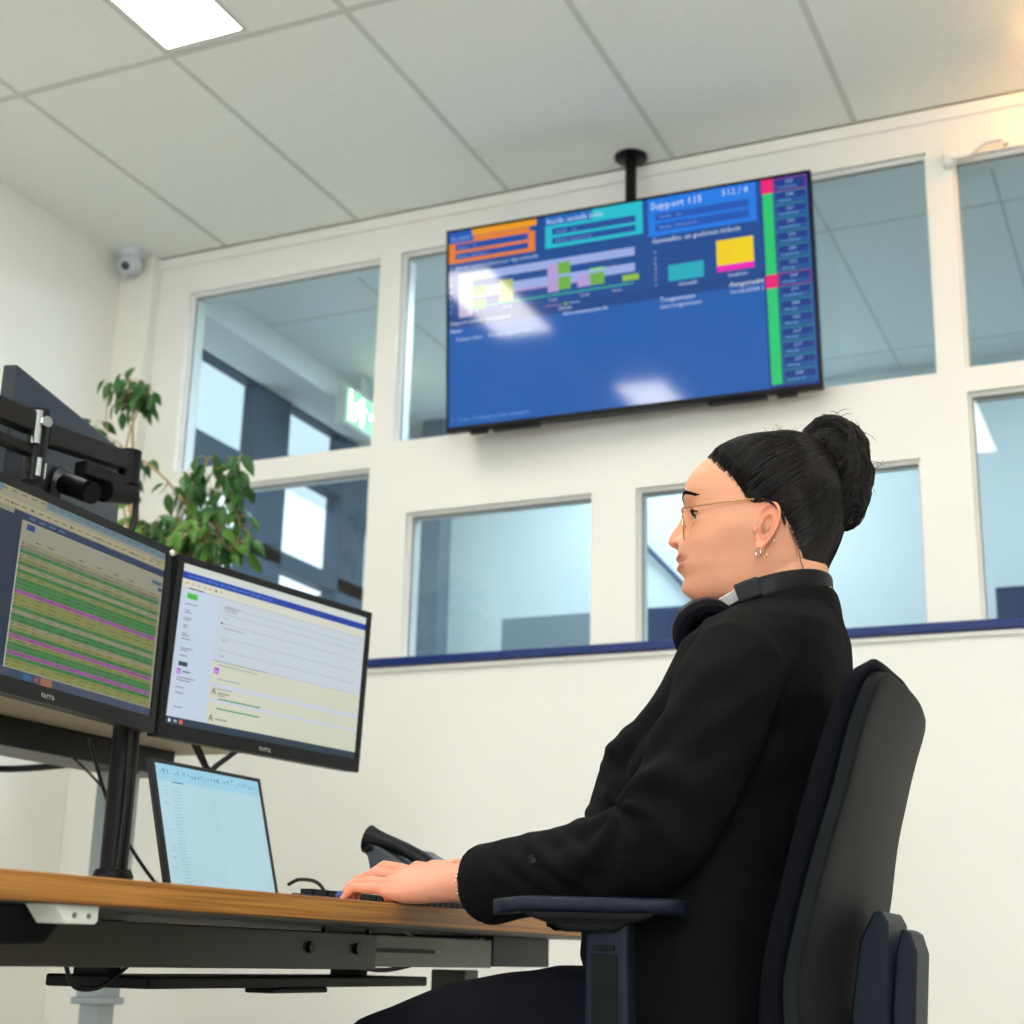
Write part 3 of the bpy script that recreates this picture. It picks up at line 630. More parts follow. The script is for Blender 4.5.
# --- monitor stand (dual) on the desk
t=thing('monitor_stand','black steel monitor pole stand rising from the back of the desk','monitor stand',(-1.755,2.2,DZ))
MB().bb(-1.79,-1.70,2.14,2.26,DZ,DZ+.012,.003).build('clamp_plate','blackm',t,smooth=False)
MB().lathe([(.001,0),(.034,0),(.036,.012),(.030,.024),(.001,.024)],(-1.755,2.205,.112)).build('collar','blackp',t)
MB().cyl((-1.755,2.205,DZ+.01),(-1.755,2.205,.58),.0245).build('pole','blackp',t)
MB().tube([(-1.730,2.185,.135),(-1.730,2.19,.25),(-1.730,2.185,.40)],.004,8).build('cable_guide','cable',t)
MB().bb(-1.785,-1.73,1.83,2.205,.52,.56,.004).build('arm','blackm',t,smooth=False); MB().bb(-1.785,-1.735,2.205,2.50,.51,.55,.004).build('arm','blackm',t,smooth=False)
MB().bb(-1.735,-1.712,1.84,1.94,.49,.59).build('mounting_plate','blackm',t,smooth=False); MB().bb(-1.735,-1.675,2.43,2.52,.48,.58).build('mounting_plate','blackm',t,smooth=False)
# ------------------------------------------------------------------ raised desk opposite, its monitor and arm
t=thing('standing_desk','raised pale desk on grey telescopic legs behind the monitors','desk',(-2.28,2.0,ZF))
MB().bb(-2.62,-1.92,1.25,3.02,.452,.477).build('desktop','plate',t,smooth=False,bevel=.002)
MB().bb(-2.33,-2.20,1.4,2.95,.392,.452).build('beam','blackm',t,smooth=False,bevel=.002)
MB().bb(-2.20,-2.17,2.0,2.3,.38,.40).build('bracket','blackm',t,smooth=False,bevel=.002)
for y in (1.5,2.84):
    MB().bb(-2.305,-2.235,y-.032,y+.032,-.10,.40).build('leg_tube','leggrey',t,smooth=False,bevel=.002)
    MB().bb(-2.312,-2.228,y-.040,y+.040,-.115,-.10).build('leg_collar','leggrey',t,smooth=False,bevel=.002)
    MB().bb(-2.298,-2.242,y-.025,y+.025,ZF+.03,-.10).build('leg','leggrey',t,smooth=False,bevel=.002)
    MB().bb(-2.6,-1.95,y-.035,y+.035,ZF,ZF+.032).build('foot','leggrey',t,smooth=False,bevel=.004)
cable([(-2.60,2.25,.44),(-2.62,2.5,.40),(-2.6,2.8,.405),(-2.4,2.86,.42)],.008,'thick dark cable drooping under the raised desk at the left edge')
cable([(-2.18,2.50,.42),(-2.17,2.62,.36),(-2.17,2.72,.30),(-2.2,2.80,.25)],.003,'thin black cable dangling from the raised desk beam')
# monitor seen from behind
a=Vector((-1.880,1.928,1.0)); b=Vector((-2.010,2.400,1.0)); wv=(a-b).normalized(); nn=wv.cross(Vector((0,0,1)))  # screen normal, faces away
nn=-nn if nn.x>0 else nn; wv=Vector((0,0,1)).cross(nn)
Mc=Matrix((wv,Vector((0,0,1)),nn)).transposed().to_4x4(); Mc.translation=(a+b)/2-Vector((0,0,.155))
t=thing('monitor','slim grey monitor seen from behind at the upper left, on the raised desk','monitor',((a.x+b.x)/2,(a.y+b.y)/2,.69))
L2=(a-b).length/2
MB().bb(-L2,L2,-.155,.155,-.022,.004,.003).build('housing','darkback',t,smooth=False,Mx=Mc)
MB().bb(-L2+.01,L2-.01,-.135,.145,.004,.006).build('screen','bezel',t,smooth=False,Mx=Mc)
MB().lathe([(.001,0),(.052,0),(.055,-.006),(.045,-.02),(.001,-.02)],Mc@Vector((.02,-.02,-.022)),nn).build('mounting_disc','darkback',t)
t=thing('monitor_bracket','black articulated monitor arm with silver pins at the upper left','bracket',(-1.78,1.9,.6))
def beam(p,q,w,h,name,mm):
    p=Vector(p); q=Vector(q); d=(q-p).normalized(); sd=d.cross(Vector((0,0,1))).normalized(); up=sd.cross(d); rg=[]
    for e in (p,q): rg.append([e+sd*w/2*i+up*h/2*j for i,j in ((-1,-1),(1,-1),(1,1),(-1,1))])
    return MB().loft(rg).build(name,mm,t,smooth=False,bevel=.004)
beam((-1.80,1.66,.868),(-1.80,1.925,.878),.03,.040,'arm_link','blackm')
beam((-1.80,1.66,.822),(-1.80,1.93,.828),.022,.020,'arm_link','blackp')
beam((-1.80,1.955,.868),(-1.80,2.175,.886),.03,.038,'arm_link','blackm')
beam((-1.80,2.06,.838),(-1.80,2.185,.842),.03,.026,'arm_link','blackp')
MB().cyl((-1.80,1.942,.775),(-1.80,1.942,.906),.020).build('pivot','blackm',t)
MB().cyl((-1.787,1.925,.838),(-1.787,1.925,.898),.008,n=12).build('pin','chrome',t); MB().cyl((-1.785,1.936,.782),(-1.785,1.936,.815),.006,n=12).build('pin','chrome',t); MB().cyl((-1.785,1.952,.782),(-1.785,1.952,.81),.004,n=12).build('pin','chrome',t)
MB().cyl((-1.78,1.935,.880),(-1.772,1.933,.880),.010,n=16).build('screw','chrome',t)
MB().cyl((-1.80,2.195,.845),(-1.80,2.195,.912),.021).build('end_pivot','blackp',t)
MB().cyl((-1.80,2.13,.815),(-1.80,2.20,.83),.022).build('knuckle','blackp',t)
MB().cyl((-1.80,2.10,.80),(-1.875,2.11,.83),.020).build('tilt_head','blackp',t)
MB().tube([(-1.93,1.66,.478),(-1.93,1.66,.84),(-1.80,1.66,.868)],.020,12).build('pole','blackm',t)
cable([(-1.80,2.212,.87),(-1.80,2.222,.85),(-1.80,2.225,.81),(-1.80,2.222,.77),(-1.82,2.21,.70)],.006,'black cable looping down from the end of the monitor arm')
# ------------------------------------------------------------------ plant
px,py=-2.92,3.62
t=thing('potted_plant','tall leafy green potted fig plant in front of the left windows','plant',(px,py,ZF))
MB().lathe([(.001,0),(.13,0),(.17,.28),(.175,.30),(.160,.30),(.155,.27),(.001,.27)],(px,py,ZF)).build('pot','pot',t)
MB().lathe([(.001,0),(.152,0),(.152,.01),(.001,.012)],(px,py,ZF+.262)).build('soil','soil',t)
rl=random.Random(21)
stems=MB(); lv=MB()
def leaf(p,d,nrm,L,mi):
    d=d.normalized(); w=d.cross(nrm).normalized(); n=w.cross(d)
    pts=[(0,0),(.18,.16),(.42,.23),(.68,.17),(1,0)]
    cv=[lv.bm.verts.new(p+d*L*x-n*L*(.18*x*x)) for x,_ in pts]
    lv.mi=mi
    for sg in (1,-1):
        sv=[lv.bm.verts.new(p+d*L*x-n*L*(.18*x*x)+w*sg*L*y+n*L*.07*(y/.23)) for x,y in pts[1:4]]
        lv._f([cv[0],cv[1],sv[0]]); lv._f([cv[1],cv[2],sv[1],sv[0]]); lv._f([cv[2],cv[3],sv[2],sv[1]]); lv._f([cv[3],cv[4],sv[2]])
def branch(pts,r0,r1,nl,spread,Lr,start=.25,mid=.0):
    P=[Vector(p) for p in pts]; out=[]
    for i in range(len(P)-1):
        a_=P[max(i-1,0)];b_=P[i];c_=P[i+1];d_=P[min(i+2,len(P)-1)]
        for j in range(5):
            q=j/5; out.append(.5*((2*b_)+(c_-a_)*q+(2*a_-5*b_+4*c_-d_)*q*q+(3*b_-a_-3*c_+d_)*q**3))
    out.append(P[-1]); n=len(out)
    stems.tube(out,[r0+(r1-r0)*i/(n-1) for i in range(n)],6)
    for i in range(nl):
        q=start+(1-start)*rl.random(); x=q*(n-1); k0=min(int(x),n-2); p=out[k0].lerp(out[k0+1],x-k0)
        off=Vector((rl.gauss(0,1),rl.gauss(0,1),rl.gauss(0,.8))).normalized()
        tw=rl.uniform(0,spread); tip=p+off*tw
        if tw>.03: stems.tube([p,p.lerp(tip,.5)+Vector((0,0,.01)),tip],[.0018,.0014,.001],4)
        dd=(off*.6+Vector((rl.gauss(0,.4),rl.gauss(0,.4),-.8-rl.random()*.5)))
        leaf(tip,dd,Vector((rl.gauss(0,.5),rl.gauss(0,.5)-.8,rl.uniform(.2,1))),rl.uniform(*Lr),0 if rl.random()>mid else 1)
V=lambda x,z,y=3.55:(x,y,z)
branch([(px,py,ZF+.26),(px+.01,py,0.2),(px+.03,py-.03,.75),(-2.82,3.55,1.05)],.022,.012,0,0,(.05,.06))
b0=(-2.82,3.55,1.0)
branch([b0,V(-2.86,1.25),V(-2.90,1.45),V(-2.92,1.60),V(-2.95,1.72)],.008,.003,30,.07,(.05,.08),.80)
branch([b0,V(-2.88,1.3),V(-2.93,1.5),V(-2.86,1.69)],.006,.002,20,.06,(.05,.08),.82)
branch([b0,V(-2.92,1.3),V(-3.02,1.5),V(-3.07,1.58)],.005,.002,9,.05,(.05,.07),.75)
branch([b0,V(-2.90,1.3),V(-3.0,1.5),V(-3.03,1.72)],.004,.0015,4,.03,(.05,.07),.9)
branch([b0,V(-2.88,1.25),V(-2.92,1.42),V(-2.95,1.50)],.006,.003,20,.07,(.05,.075),.7)
branch([b0,V(-2.66,1.20),V(-2.74,1.34),V(-2.86,1.44)],.007,.003,10,.05,(.05,.075),.6)
branch([b0,V(-2.74,1.16),V(-2.68,1.28),V(-2.62,1.42)],.006,.003,22,.07,(.05,.08),.6)
branch([b0,V(-2.70,1.14),V(-2.60,1.28),V(-2.50,1.42)],.006,.002,24,.06,(.05,.08),.6)
branch([b0,V(-2.72,1.10),V(-2.60,1.20),V(-2.52,1.32)],.006,.002,26,.07,(.05,.075),.5,.2)
branch([b0,V(-2.76,1.12),V(-2.72,1.24),V(-2.66,1.34)],.006,.002,20,.07,(.05,.07),.4,.4)
for i in range(12):
    x=-2.88+i*.034; branch([(-2.82,3.55,.80),V(-2.80+(x+2.8)*.5,.95,3.5+rl.uniform(-.1,.1)),V(x,1.10+rl.uniform(-.02,.06),3.5+rl.uniform(-.12,.1)),V(x+rl.uniform(-.03,.04),1.20+rl.uniform(-.03,.06),3.5+rl.uniform(-.12,.12))],.005,.002,34,.07,(.05,.075),.45,.6)
stems.build('stem','stem',t); lv.build('foliage',['leaf','leafl'],t,smooth=False)
#PART2
# ================================================================== PERSON
YS=1.86; YM=lambda y:2*YS-y
HA=R(8); H0=Vector((-.477,1.86,.555)); HF=Vector((-Co(HA),-S(HA),0)); HLf=Vector((S(HA),-Co(HA),0)); HU=Vector((0,0,1))
HM=Matrix((HF,HLf,HU)).transposed().to_4x4(); HM.translation=H0      # head frame: x forward, y her left, z up
def cr(tab,x):
    if x<=tab[0][0]: return tab[0][1]
    if x>=tab[-1][0]: return tab[-1][1]
    for i in range(len(tab)-1):
        if tab[i][0]<=x<=tab[i+1][0]: break
    p=[tab[max(i-1,0)],tab[i],tab[i+1],tab[min(i+2,len(tab)-1)]]; h=p[2][0]-p[1][0]; q=(x-p[1][0])/h
    m1=(p[2][1]-p[0][1])/max(p[2][0]-p[0][0],1e-6)*h; m2=(p[3][1]-p[1][1])/max(p[3][0]-p[1][0],1e-6)*h
    return (2*q**3-3*q*q+1)*p[1][1]+(q**3-2*q*q+q)*m1+(-2*q**3+3*q*q)*p[2][1]+(q**3-q*q)*m2
TF=[(-122,8),(-118,22),(-113,46),(-108,76),(-104,96),(-99,106),(-92,112),(-85,114),(-75,115.5),(-65,118.5),(-53,120.5),(-43,121),(-34,120),(-26,113.5),(-18,107.5),(0,104),(12,105),(24,108),(34,111),(44,111),(57,107.5),(73,96),(82,86),(90,73),(98,55),(103,38),(106,20),(107,8)]
TB=[(-122,60),(-105,56),(-85,60),(-65,65),(-45,70),(-30,76),(-18,80),(0,86),(24,90),(57,88),(73,81),(90,66),(98,52),(103,38),(106,20),(107,8)]
TW=[(-122,30),(-113,36),(-104,44),(-95,49),(-85,53),(-75,56.5),(-65,60),(-53,62.5),(-43,65),(-29,68),(-18,70),(0,72),(24,75),(40,75),(57,72.5),(73,67),(90,55),(98,43),(103,31),(106,16),(107,7)]
TN=[(-120,1.7),(-95,1.8),(-80,1.9),(-60,2.05),(-20,2.2),(40,2.25),(80,2.1),(107,2)]
NOSE=[(-38,0),(-34.5,2.5),(-32,8),(-29.5,14),(-26,21),(-21,26.5),(-16,28),(-8,25),(3,18),(12,11.5),(20,7.5),(27,5),(36,2),(42,0)]
NW=[(-34,10),(-25,10),(-18,9.5),(-8,8),(5,7.5),(20,9),(40,12)]
g=lambda x,s:math.exp(-(x/s)**2)
def head_pt(th,v):
    n=cr(TN,v); F=cr(TF,v); Bk=cr(TB,v); W=cr(TW,v); c=Co(th); s=S(th)
    if c>=0: u=F*abs(c)**(2/n); l=W*math.copysign(abs(s)**(2/n),s)
    else: u=-Bk*abs(c)**.95; l=W*math.copysign(abs(s)**.95,s)
    if c>0:
        al=abs(l)
        if -40<v<42: u+=cr(NOSE,v)*g(l,cr(NW,v))
        u+=7.5*g(al-13.5,5.2)*g(v+23,6.5)                       # nostril wings
        u-=13*g(al-6.5,3.4)*g(v+30.5,2.8)                       # nostrils
        u-=2.5*g(al-19,3)*g(v+22,9)*.8                          # crease beside the wing
        u-=9.5*g(al-25,11.5)*g(v-4,11)*(1 if v<26 else .6)         # eye sockets
        u-=1.5*g(al-42,9)*g(v-2,9)
        u+=6.0*g(al-32,15)*g(v-7.0,4.2); u+=4.6*g(al-32,14)*g(v+6.2,3.4); u+=2.5*g(al-44,5)*g(v,7)   # lids
        u+=3.6*g(al-24,17)*g(v-30,8)                            # brow
        u+=3.0*g(al-50,14)*g(v+20,15)                           # cheekbone
        u-=1.0*g(l,4)*g(v+37,4)                                 # philtrum
        mw=g(l,23)
        u+=3.6*mw*g(v+46.5,4.4)+4.4*mw*g(v+60.5,4.6)-2.2*g(l,26)*g(v+53.5,1.3)
        u-=3.2*g(al-26,6)*g(v+55,8)-1.2*g(al-34,7)*g(v+52,14)
        u-=2.2*g(l,22)*g(v+74,5); u+=3.5*g(l,18)*g(v+88,10)
    sg=1 if l>0 else -1
    l+=sg*3.0*g(u-40,22)*g(v+22,14)-sg*2.2*g(u-60,20)*g(v-30,18)-sg*3.0*g(u-45,26)*g(v+62,18)
    return Vector((u,l,v))/1000
def bodymesh():
    m=MB(); bm=m
    vs=[-122+229*i/170 for i in range(171)]
    m.loft([[HM@head_pt(2*PI*k/150,v) for k in range(150)] for v in vs])
    # neck and trunk (trunk is inside the clothes)
    def ring(c,rx,ry,n=40,tilt=0): 
        return [Vector((c[0]+rx*Co(2*PI*k/n),c[1]+ry*S(2*PI*k/n),c[2]+tilt*Co(2*PI*k/n))) for k in range(n)]
    m.loft([ring((-.470,YS,.57),.050,.048),ring((-.468,YS,.53),.056,.051,tilt=.0),ring((-.464,YS,.50),.056,.051),ring((-.459,YS,.475),.055,.051),ring((-.455,YS,.45),.056,.054),ring((-.458,YS,.425),.062,.08),ring((-.465,YS,.40),.068,.13),ring((-.475,YS,.36),.075,.155),ring((-.50,YS,.28),.085,.15),ring((-.53,YS,.18),.09,.13),ring((-.55,YS,.08),.09,.13),ring((-.56,YS,-.03),.095,.15),ring((-.56,YS,-.12),.09,.15)])
    # ears
    for sg in (1,-1):
        n=44; rings=[]; back=[]
        def ept(r_,t,hh=None):
            ca,sa=Co(t),S(t)
            wb=16.5*(1+.10*sa-.20*max(0,-sa)); x=-ca*wb*r_; y=sa*31*r_
            uu=-3.5+x*.95-(y)*.26; vv=-27+y*.97+x*.10
            fl=9*(1-(x+16.5)/33)+2     # x>0 is toward the face
            front=max(0,x/16.5)
            h=fl
            rim=3.8*g(r_-.90,.10)*(1-.75*front*(1 if sa<.55 else .1))
            h+=rim*1.15-2.6*g(r_-.72,.09)*(1-front)+3.2*g(r_-.50,.10)*(1 if sa>-.55 else .3)*(1-.7*front)
            if sa>-.62 or r_<.5: h-=9.5*g(r_,.34)*1.0
            return uu,vv,h
        for i in range(15):
            r_=1-i/14.5; rings.append([ept(r_,2*PI*k/n) for k in range(n)])
        fr=[[HM@Vector((a/1000,sg*(68.5+h)/1000,b/1000)) for a,b,h in rg] for rg in rings]
        o=rings[0]
        bk=[[HM@Vector(((a+ (-3.5-a)*q)/1000,sg*(68.5+h*(1-q*1.0)-3.2)/1000,(b+(-27-b)*q)/1000)) for a,b,h in o] for q in (.45,.12,.0)]
        m.loft(bk+fr)
        m.ell(HM@Vector((.0115,sg*.0725,-.031)),(.0035,.004,.006),nu=12,nv=8)      # tragus
        m.ell(HM@Vector((.0065,sg*.0745,-.055)),(.0070,.0042,.0085),nu=14,nv=10)  # lobe
    # arms and hands
    def arm(my,hand):
        P=lambda x,y,z:Vector((x,my(y),z))
        m.tube([P(-.475,1.75,.35),P(-.48,1.70,.33),P(-.51,1.67,.24),P(-.56,1.652,.14)],[.05,.042,.038,.034],14)
        m.tube([P(-.555,1.652,.14),P(-.62,1.662,.108),P(-.70,1.70,.10),P(-.80,1.75,.094),P(-.85,1.778,.093)],[.034,.036,.033,.027,.0255],14)
        sgn=1 if my(0)==0 else -1
        hx,hy,hz=hand; tl=R(30)
        a=Vector((0,sgn*Co(tl),S(tl))); b=Vector((0,-sgn*S(tl),Co(tl)))
        cen=lambda x,dz=0:Vector((x+hx,my(1.80)+hy,.0925+dz+hz))
        def ring(c,ra,rb,n=28,e=2.4):
            return [c+a*ra*math.copysign(abs(Co(2*PI*k/n))**(2/e),Co(2*PI*k/n))+b*rb*math.copysign(abs(S(2*PI*k/n))**(2/e),S(2*PI*k/n)) for k in range(n)]
        st=P(-.80,1.752,.094)
        m.loft([ring(st,.026,.0245),ring(P(-.84,1.776,.094),.0255,.0235),ring(cen(-.880,.002),.0265,.0225),ring(cen(-.905,.001),.031,.0215),ring(cen(-.93),.0365,.020),ring(cen(-.955),.039,.0185),ring(cen(-.972,.001),.0375,.0150),ring(cen(-.984,.001),.0345,.0110),ring(cen(-.994,.001),.028,.0065)])
        m.ell(cen(-.918,-.002)-a*.016,(.034,.017,.014))            # heel of the palm
        tips=[]
        K=[(.0295,.090,1.00,.0082),(.0100,.0975,1.05,.0084),(-.0100,.090,1.0,.0080),(-.0275,.074,.86,.0070)]
        for i,(off,ln,sc_,rad) in enumerate(K):
            k0=cen(-.972,.002)+a*off-b*.002
            tz=.0735+hz
            d=[-.040,-.028,-.018]; 
            p1=k0+Vector((d[0]*sc_,0,.006+(.002 if i<2 else 0)))
            p2=Vector((p1.x+d[1]*sc_,p1.y,(p1.z+tz)/2+.006)); p3=Vector((p2.x+d[2]*sc_*.9,p1.y,tz))
            pts=[k0+Vector((.022,0,-.002)),k0,k0.lerp(p1,.5)+Vector((0,0,.0015)),p1,p1.lerp(p2,.55),p2,p2.lerp(p3,.6),p3]
            m.tube(pts,[rad*1.05,rad*1.18,rad*1.0,rad*1.08,rad*.92,rad*.95,rad*.86,rad*.6],12)
            m.ell(p3+Vector((.001,0,.0)),(rad*.82,rad*.82,rad*.72),nu=12,nv=8)
            tips.append((p2,p3,rad))
        t0=cen(-.905,.004)+a*.026; t1=cen(-.945,-.002)+a*.046; t2=cen(-.975,-.014)+a*.050; t3=cen(-.998,-.020)+a*.046
        t3.z=max(t3.z,.076); t2.z=max(t2.z,.080)
        m.tube([t0,t1,t2,t3],[.014,.0125,.0105,.008],12); m.ell(t3,(.0085,.0085,.0075),nu=12,nv=8)
        return tips
    tl_=arm(lambda y:y,(.006,0,0)); arm(YM,(.02,.0,.004))
    return m,tl_
person=thing('person','woman in black blazer with hair bun and thin glasses, seated in profile','person',(-.60,YS,ZF))
bmh,tips=bodymesh()
raw=bmh.build('raw','skin',person,smooth=False)
md=raw.modifiers.new('r','REMESH'); md.mode='VOXEL'; md.voxel_size=.0015; md.use_smooth_shade=True
md2=raw.modifiers.new('s','SMOOTH'); md2.iterations=1; md2.factor=.5
dg=bpy.context.evaluated_depsgraph_get(); me=bpy.data.meshes.new_from_object(raw.evaluated_get(dg)); me.name='body'
bpy.data.objects.remove(raw)
body=bpy.data.objects.new('body',me); C.objects.link(body); body.parent=person; me.materials.clear(); me.materials.append(M['skin'])
me.shade_smooth()
bs=bmesh.new(); bs.from_mesh(me); hs=[v for v in bs.verts if v.co.x<-.84 and v.co.z<.2]
for _ in range(7): bmesh.ops.smooth_vert(bs,verts=hs,factor=.5,use_axis_x=True,use_axis_y=True,use_axis_z=True)
bs.to_mesh(me); bs.free(); me.shade_smooth()
at=me.color_attributes.new('tone','FLOAT_COLOR','POINT'); HI=HM.inverted()
base=Vector(srgb((217,155,123))); lip=Vector(srgb((176,96,84))); red=Vector(srgb((220,140,112))); dark=Vector(srgb((96,44,34))); handc=Vector(srgb((222,152,124))); sh=Vector(srgb((196,140,112)))
buf=[0.0]*(4*len(me.vertices))
for i,v in enumerate(me.vertices):
    c=base.copy(); co=v.co
    if co.x<-.8 and co.z<.2:
        c=handc.copy()
        k=g(co.x+.985,.012)*.5+g(co.x+1.02,.010)*.4; c=c.lerp(red,min(1,k))
    elif co.z>.40:
        q=HI@co; u,l,z=q.x*1000,abs(q.y)*1000,q.z*1000
        if u>85 and l<30:
            k=max(g(z+47.5,4.2)*(1 if z<-44 else g(z+44,2.0)),g(z+60,4.4))*(1 if l<20 else g(l-20,5)); c=c.lerp(lip,min(1,k*1.1))
            c=c.lerp(dark,.8*g(l-6.5,3)*g(z+31,2.4)*(1 if u>100 else 0)); c=c.lerp(dark,.7*g(z+53.6,1.0)*(1 if l<22 else g(l-22,3)))  # shade of nostrils and mouth line put into the skin colour
        c=c.lerp(red,.30*g(l-45,18)*g(z+25,16)*(1 if u>40 else 0))
        if l>71.5 and u<20: c=c.lerp(red,.55)
        c=c.lerp(dark,.45*g(u-1,7)*g(z+33,9)*(1 if 66<l<76 and u<13 else 0))  # shade in the ear hollow put into the skin colour
        if l<30 and u>120: c=c.lerp(red,.35)
    buf[4*i:4*i+4]=[c.x,c.y,c.z,1]
at.data.foreach_set('color',buf)
bvh=BVHTree.FromObject(body,bpy.context.evaluated_depsgraph_get())
def front(l,v,off=0):        # point on the face surface at (l,v), looking back from the front
    o=HM@Vector((.3,l/1000,v/1000)); hit=bvh.ray_cast(o,-(HM.to_3x3()@Vector((1,0,0))))
    p=hit[0]+hit[1]*off/1000; return p,hit[1]
for sg in (1,-1):
    e=MB().ell(HM@Vector((.0815,sg*.0315,.0005)),(.0118,.0118,.0118)).build('eyeball','eye',person)
    MB().ell(HM@Vector((.0910,sg*.0315,.0015)),(.0034,.0058,.0058),rot=HM.to_3x3()).build('iris','iris',e)
    # lashes and brow
    m=MB()
    for i in range(26):
        l=19+i*1.05; p=HM@Vector((.0935-.00022*max(0,l-30)**1.35*.6,sg*l/1000,(.0052+.0012*S(PI*i/26))))
        m.tube([p,p+HM.to_3x3()@Vector((.0045,sg*.0006,.0008)),p+HM.to_3x3()@Vector((.007,sg*.0012,.0035))],[.0006,.0004,.0001],4)
    m.tube([HM@Vector((.0935-.00022*max(0,l-30)**1.35*.6,sg*l/1000,.005+.0012*S(PI*(l-18)/28))) for l in range(18,47,3)],.0011,6)
    m.build('eyelashes','lash',person)
    m=MB(); rb_=random.Random(4)
    for i in range(230):
        q=rb_.random(); l=10+38*q; v=30+7.5*S(PI*min(1,q*1.05))-4*q+rb_.uniform(-1,1)*(3.0*(1-q)+.6)
        p,n=front(sg*l,v,.1); d=HM.to_3x3()@Vector((-.15,sg*.8,.35-.5*q)); d=(d-n*d.dot(n)).normalized()
        m.tube([p,p+d*.003+n*.0007,p+d*.0062+n*.0003],[.0005,.0004,.0001],4)
    m.build('eyebrow','hair',person)
# nails
for i,(p2,p3,rad) in enumerate(tips):
    d=(p3-p2).normalized(); up=Vector((0,0,1)); up=(up-d*up.dot(d)).normalized(); w_=d.cross(up)
    rot=Matrix((d,w_,up)).transposed()
    o=MB().ell(p2.lerp(p3,.86)+up*rad*.62+d*.002,(.0075,rad*.78,.0028),rot,16,8).build('fingernail','nail',person); o['label']='blue painted fingernail'
# ---------------- hair
def hairline(th):     # lower boundary of the scalp hair by angle from the face
    d=math.degrees(abs((th+PI)%(2*PI)-PI))
    return cr([(0,90),(20,89),(37,82),(54,67),(67,50),(75,31),(79,14),(83,6),(90,5),(98,2),(104,-8),(112,-26),(122,-46),(140,-78),(160,-92),(180,-97)],d)
rh=random.Random(12)
def hair_pt(th,v,e):
    p=head_pt(th,v); c=Vector((0,0,.02)); 
    n=Vector((p.x*1.0,p.y*1.35,(p.z-.02)*1.0)).normalized(); return HM@(p+n*e)
nt_=180; nv_=40; rings=[]
lows=[hairline(2*PI*k/nt_)+rh.uniform(-1.5,1.5) for k in range(nt_)]
m=MB(); V0=[]
for j in range(nv_+1):
    q=j/nv_; rg=[]
    for k in range(nt_):
        th=2*PI*k/nt_; v=lows[k]+(106.5-lows[k])*(1-(1-q)**1.35)
        e=.0052*min(1,q*5)**.7-.0006*(1-min(1,q*10))
        e+=.0006*S(th*23+q*9)*min(1,q*4)
        if abs(((th+PI)%(2*PI))-PI)>2.0: e+=.003*min(1,q*4)
        rg.append(hair_pt(th,v,e))
    rings.append(rg)
inner=[[hair_pt(2*PI*k/nt_,lows[k]+1.5,-.003) for k in range(nt_)]]
m.loft(inner+rings)
hair=m.build('hair','hair',person,angle=80)
hb=BVHTree.FromObject(hair,bpy.context.evaluated_depsgraph_get())
CH=HM@Vector((-.002,0,.015)); BUN=HM@Vector((-.078,0,.070))
def on_hair(d):
    d=d.normalized(); hit=hb.ray_cast(CH+d*.25,-d,.26)
    return hit[0] if hit[0] else CH+d*.095
sm=MB()
def strand(pts,r0): sm.tube(pts,[r0]+[r0]*(len(pts)-2)+[r0*.4],4,cap=False)
db=(BUN-CH).normalized()
for i in range(2300):
    th=rh.uniform(-PI,PI); 
    if rh.random()<.6: th=rh.uniform(R(15),R(175))     # denser on the visible side
    lo=hairline(th); v=lo+ (rh.random()**2.2)*(100-lo)
    if rh.random()<.42: v=lo+rh.uniform(-5,6) if abs(th)<R(78) else lo+rh.uniform(-2,2)
    p0=HM@head_pt(th,min(v,104)); d0=(p0-CH).normalized()
    ang=d0.angle(db); 
    if ang<.25: continue
    pts=[]; n=max(5,int(ang*6)); lift=rh.uniform(.0006,.0026); ax=d0.cross(db).normalized(); stop=rh.uniform(.82,.99); wv_=rh.uniform(-.06,.06)
    for k in range(n+1):
        q=k/n*stop; dd=Matrix.Rotation(ang*q,3,ax)@d0; dd=(dd+ax*wv_*S(PI*q)).normalized()
        pp=on_hair(dd)+dd*lift*min(1,q*4)
        if k==0: pp=p0+d0*.0004
        pts.append(pp)
    strand(pts,rh.uniform(.00035,.0007))
# flyaway wisps near the nape and crown
for i in range(26):
    th=R(rh.uniform(100,150)); p0=HM@head_pt(th,hairline(th)+rh.uniform(-7,2)); d0=(p0-CH).normalized()
    strand([p0,p0+d0*.003+Vector((0,0,-.004)),p0+d0*.005+Vector((.002,-.001,-.012-.01*rh.random()))],.00035)
for i in range(22):
    dd=(db*.7+Vector((rh.uniform(-.6,.2),rh.uniform(-.5,.2),rh.uniform(.5,.9)))).normalized(); p0=on_hair(dd); t_=Vector((rh.uniform(-.3,1),rh.uniform(-.5,.3),.3)).normalized()
    strand([p0,p0+dd*.003+t_*.006,p0+dd*.004+t_*.014],.00022)
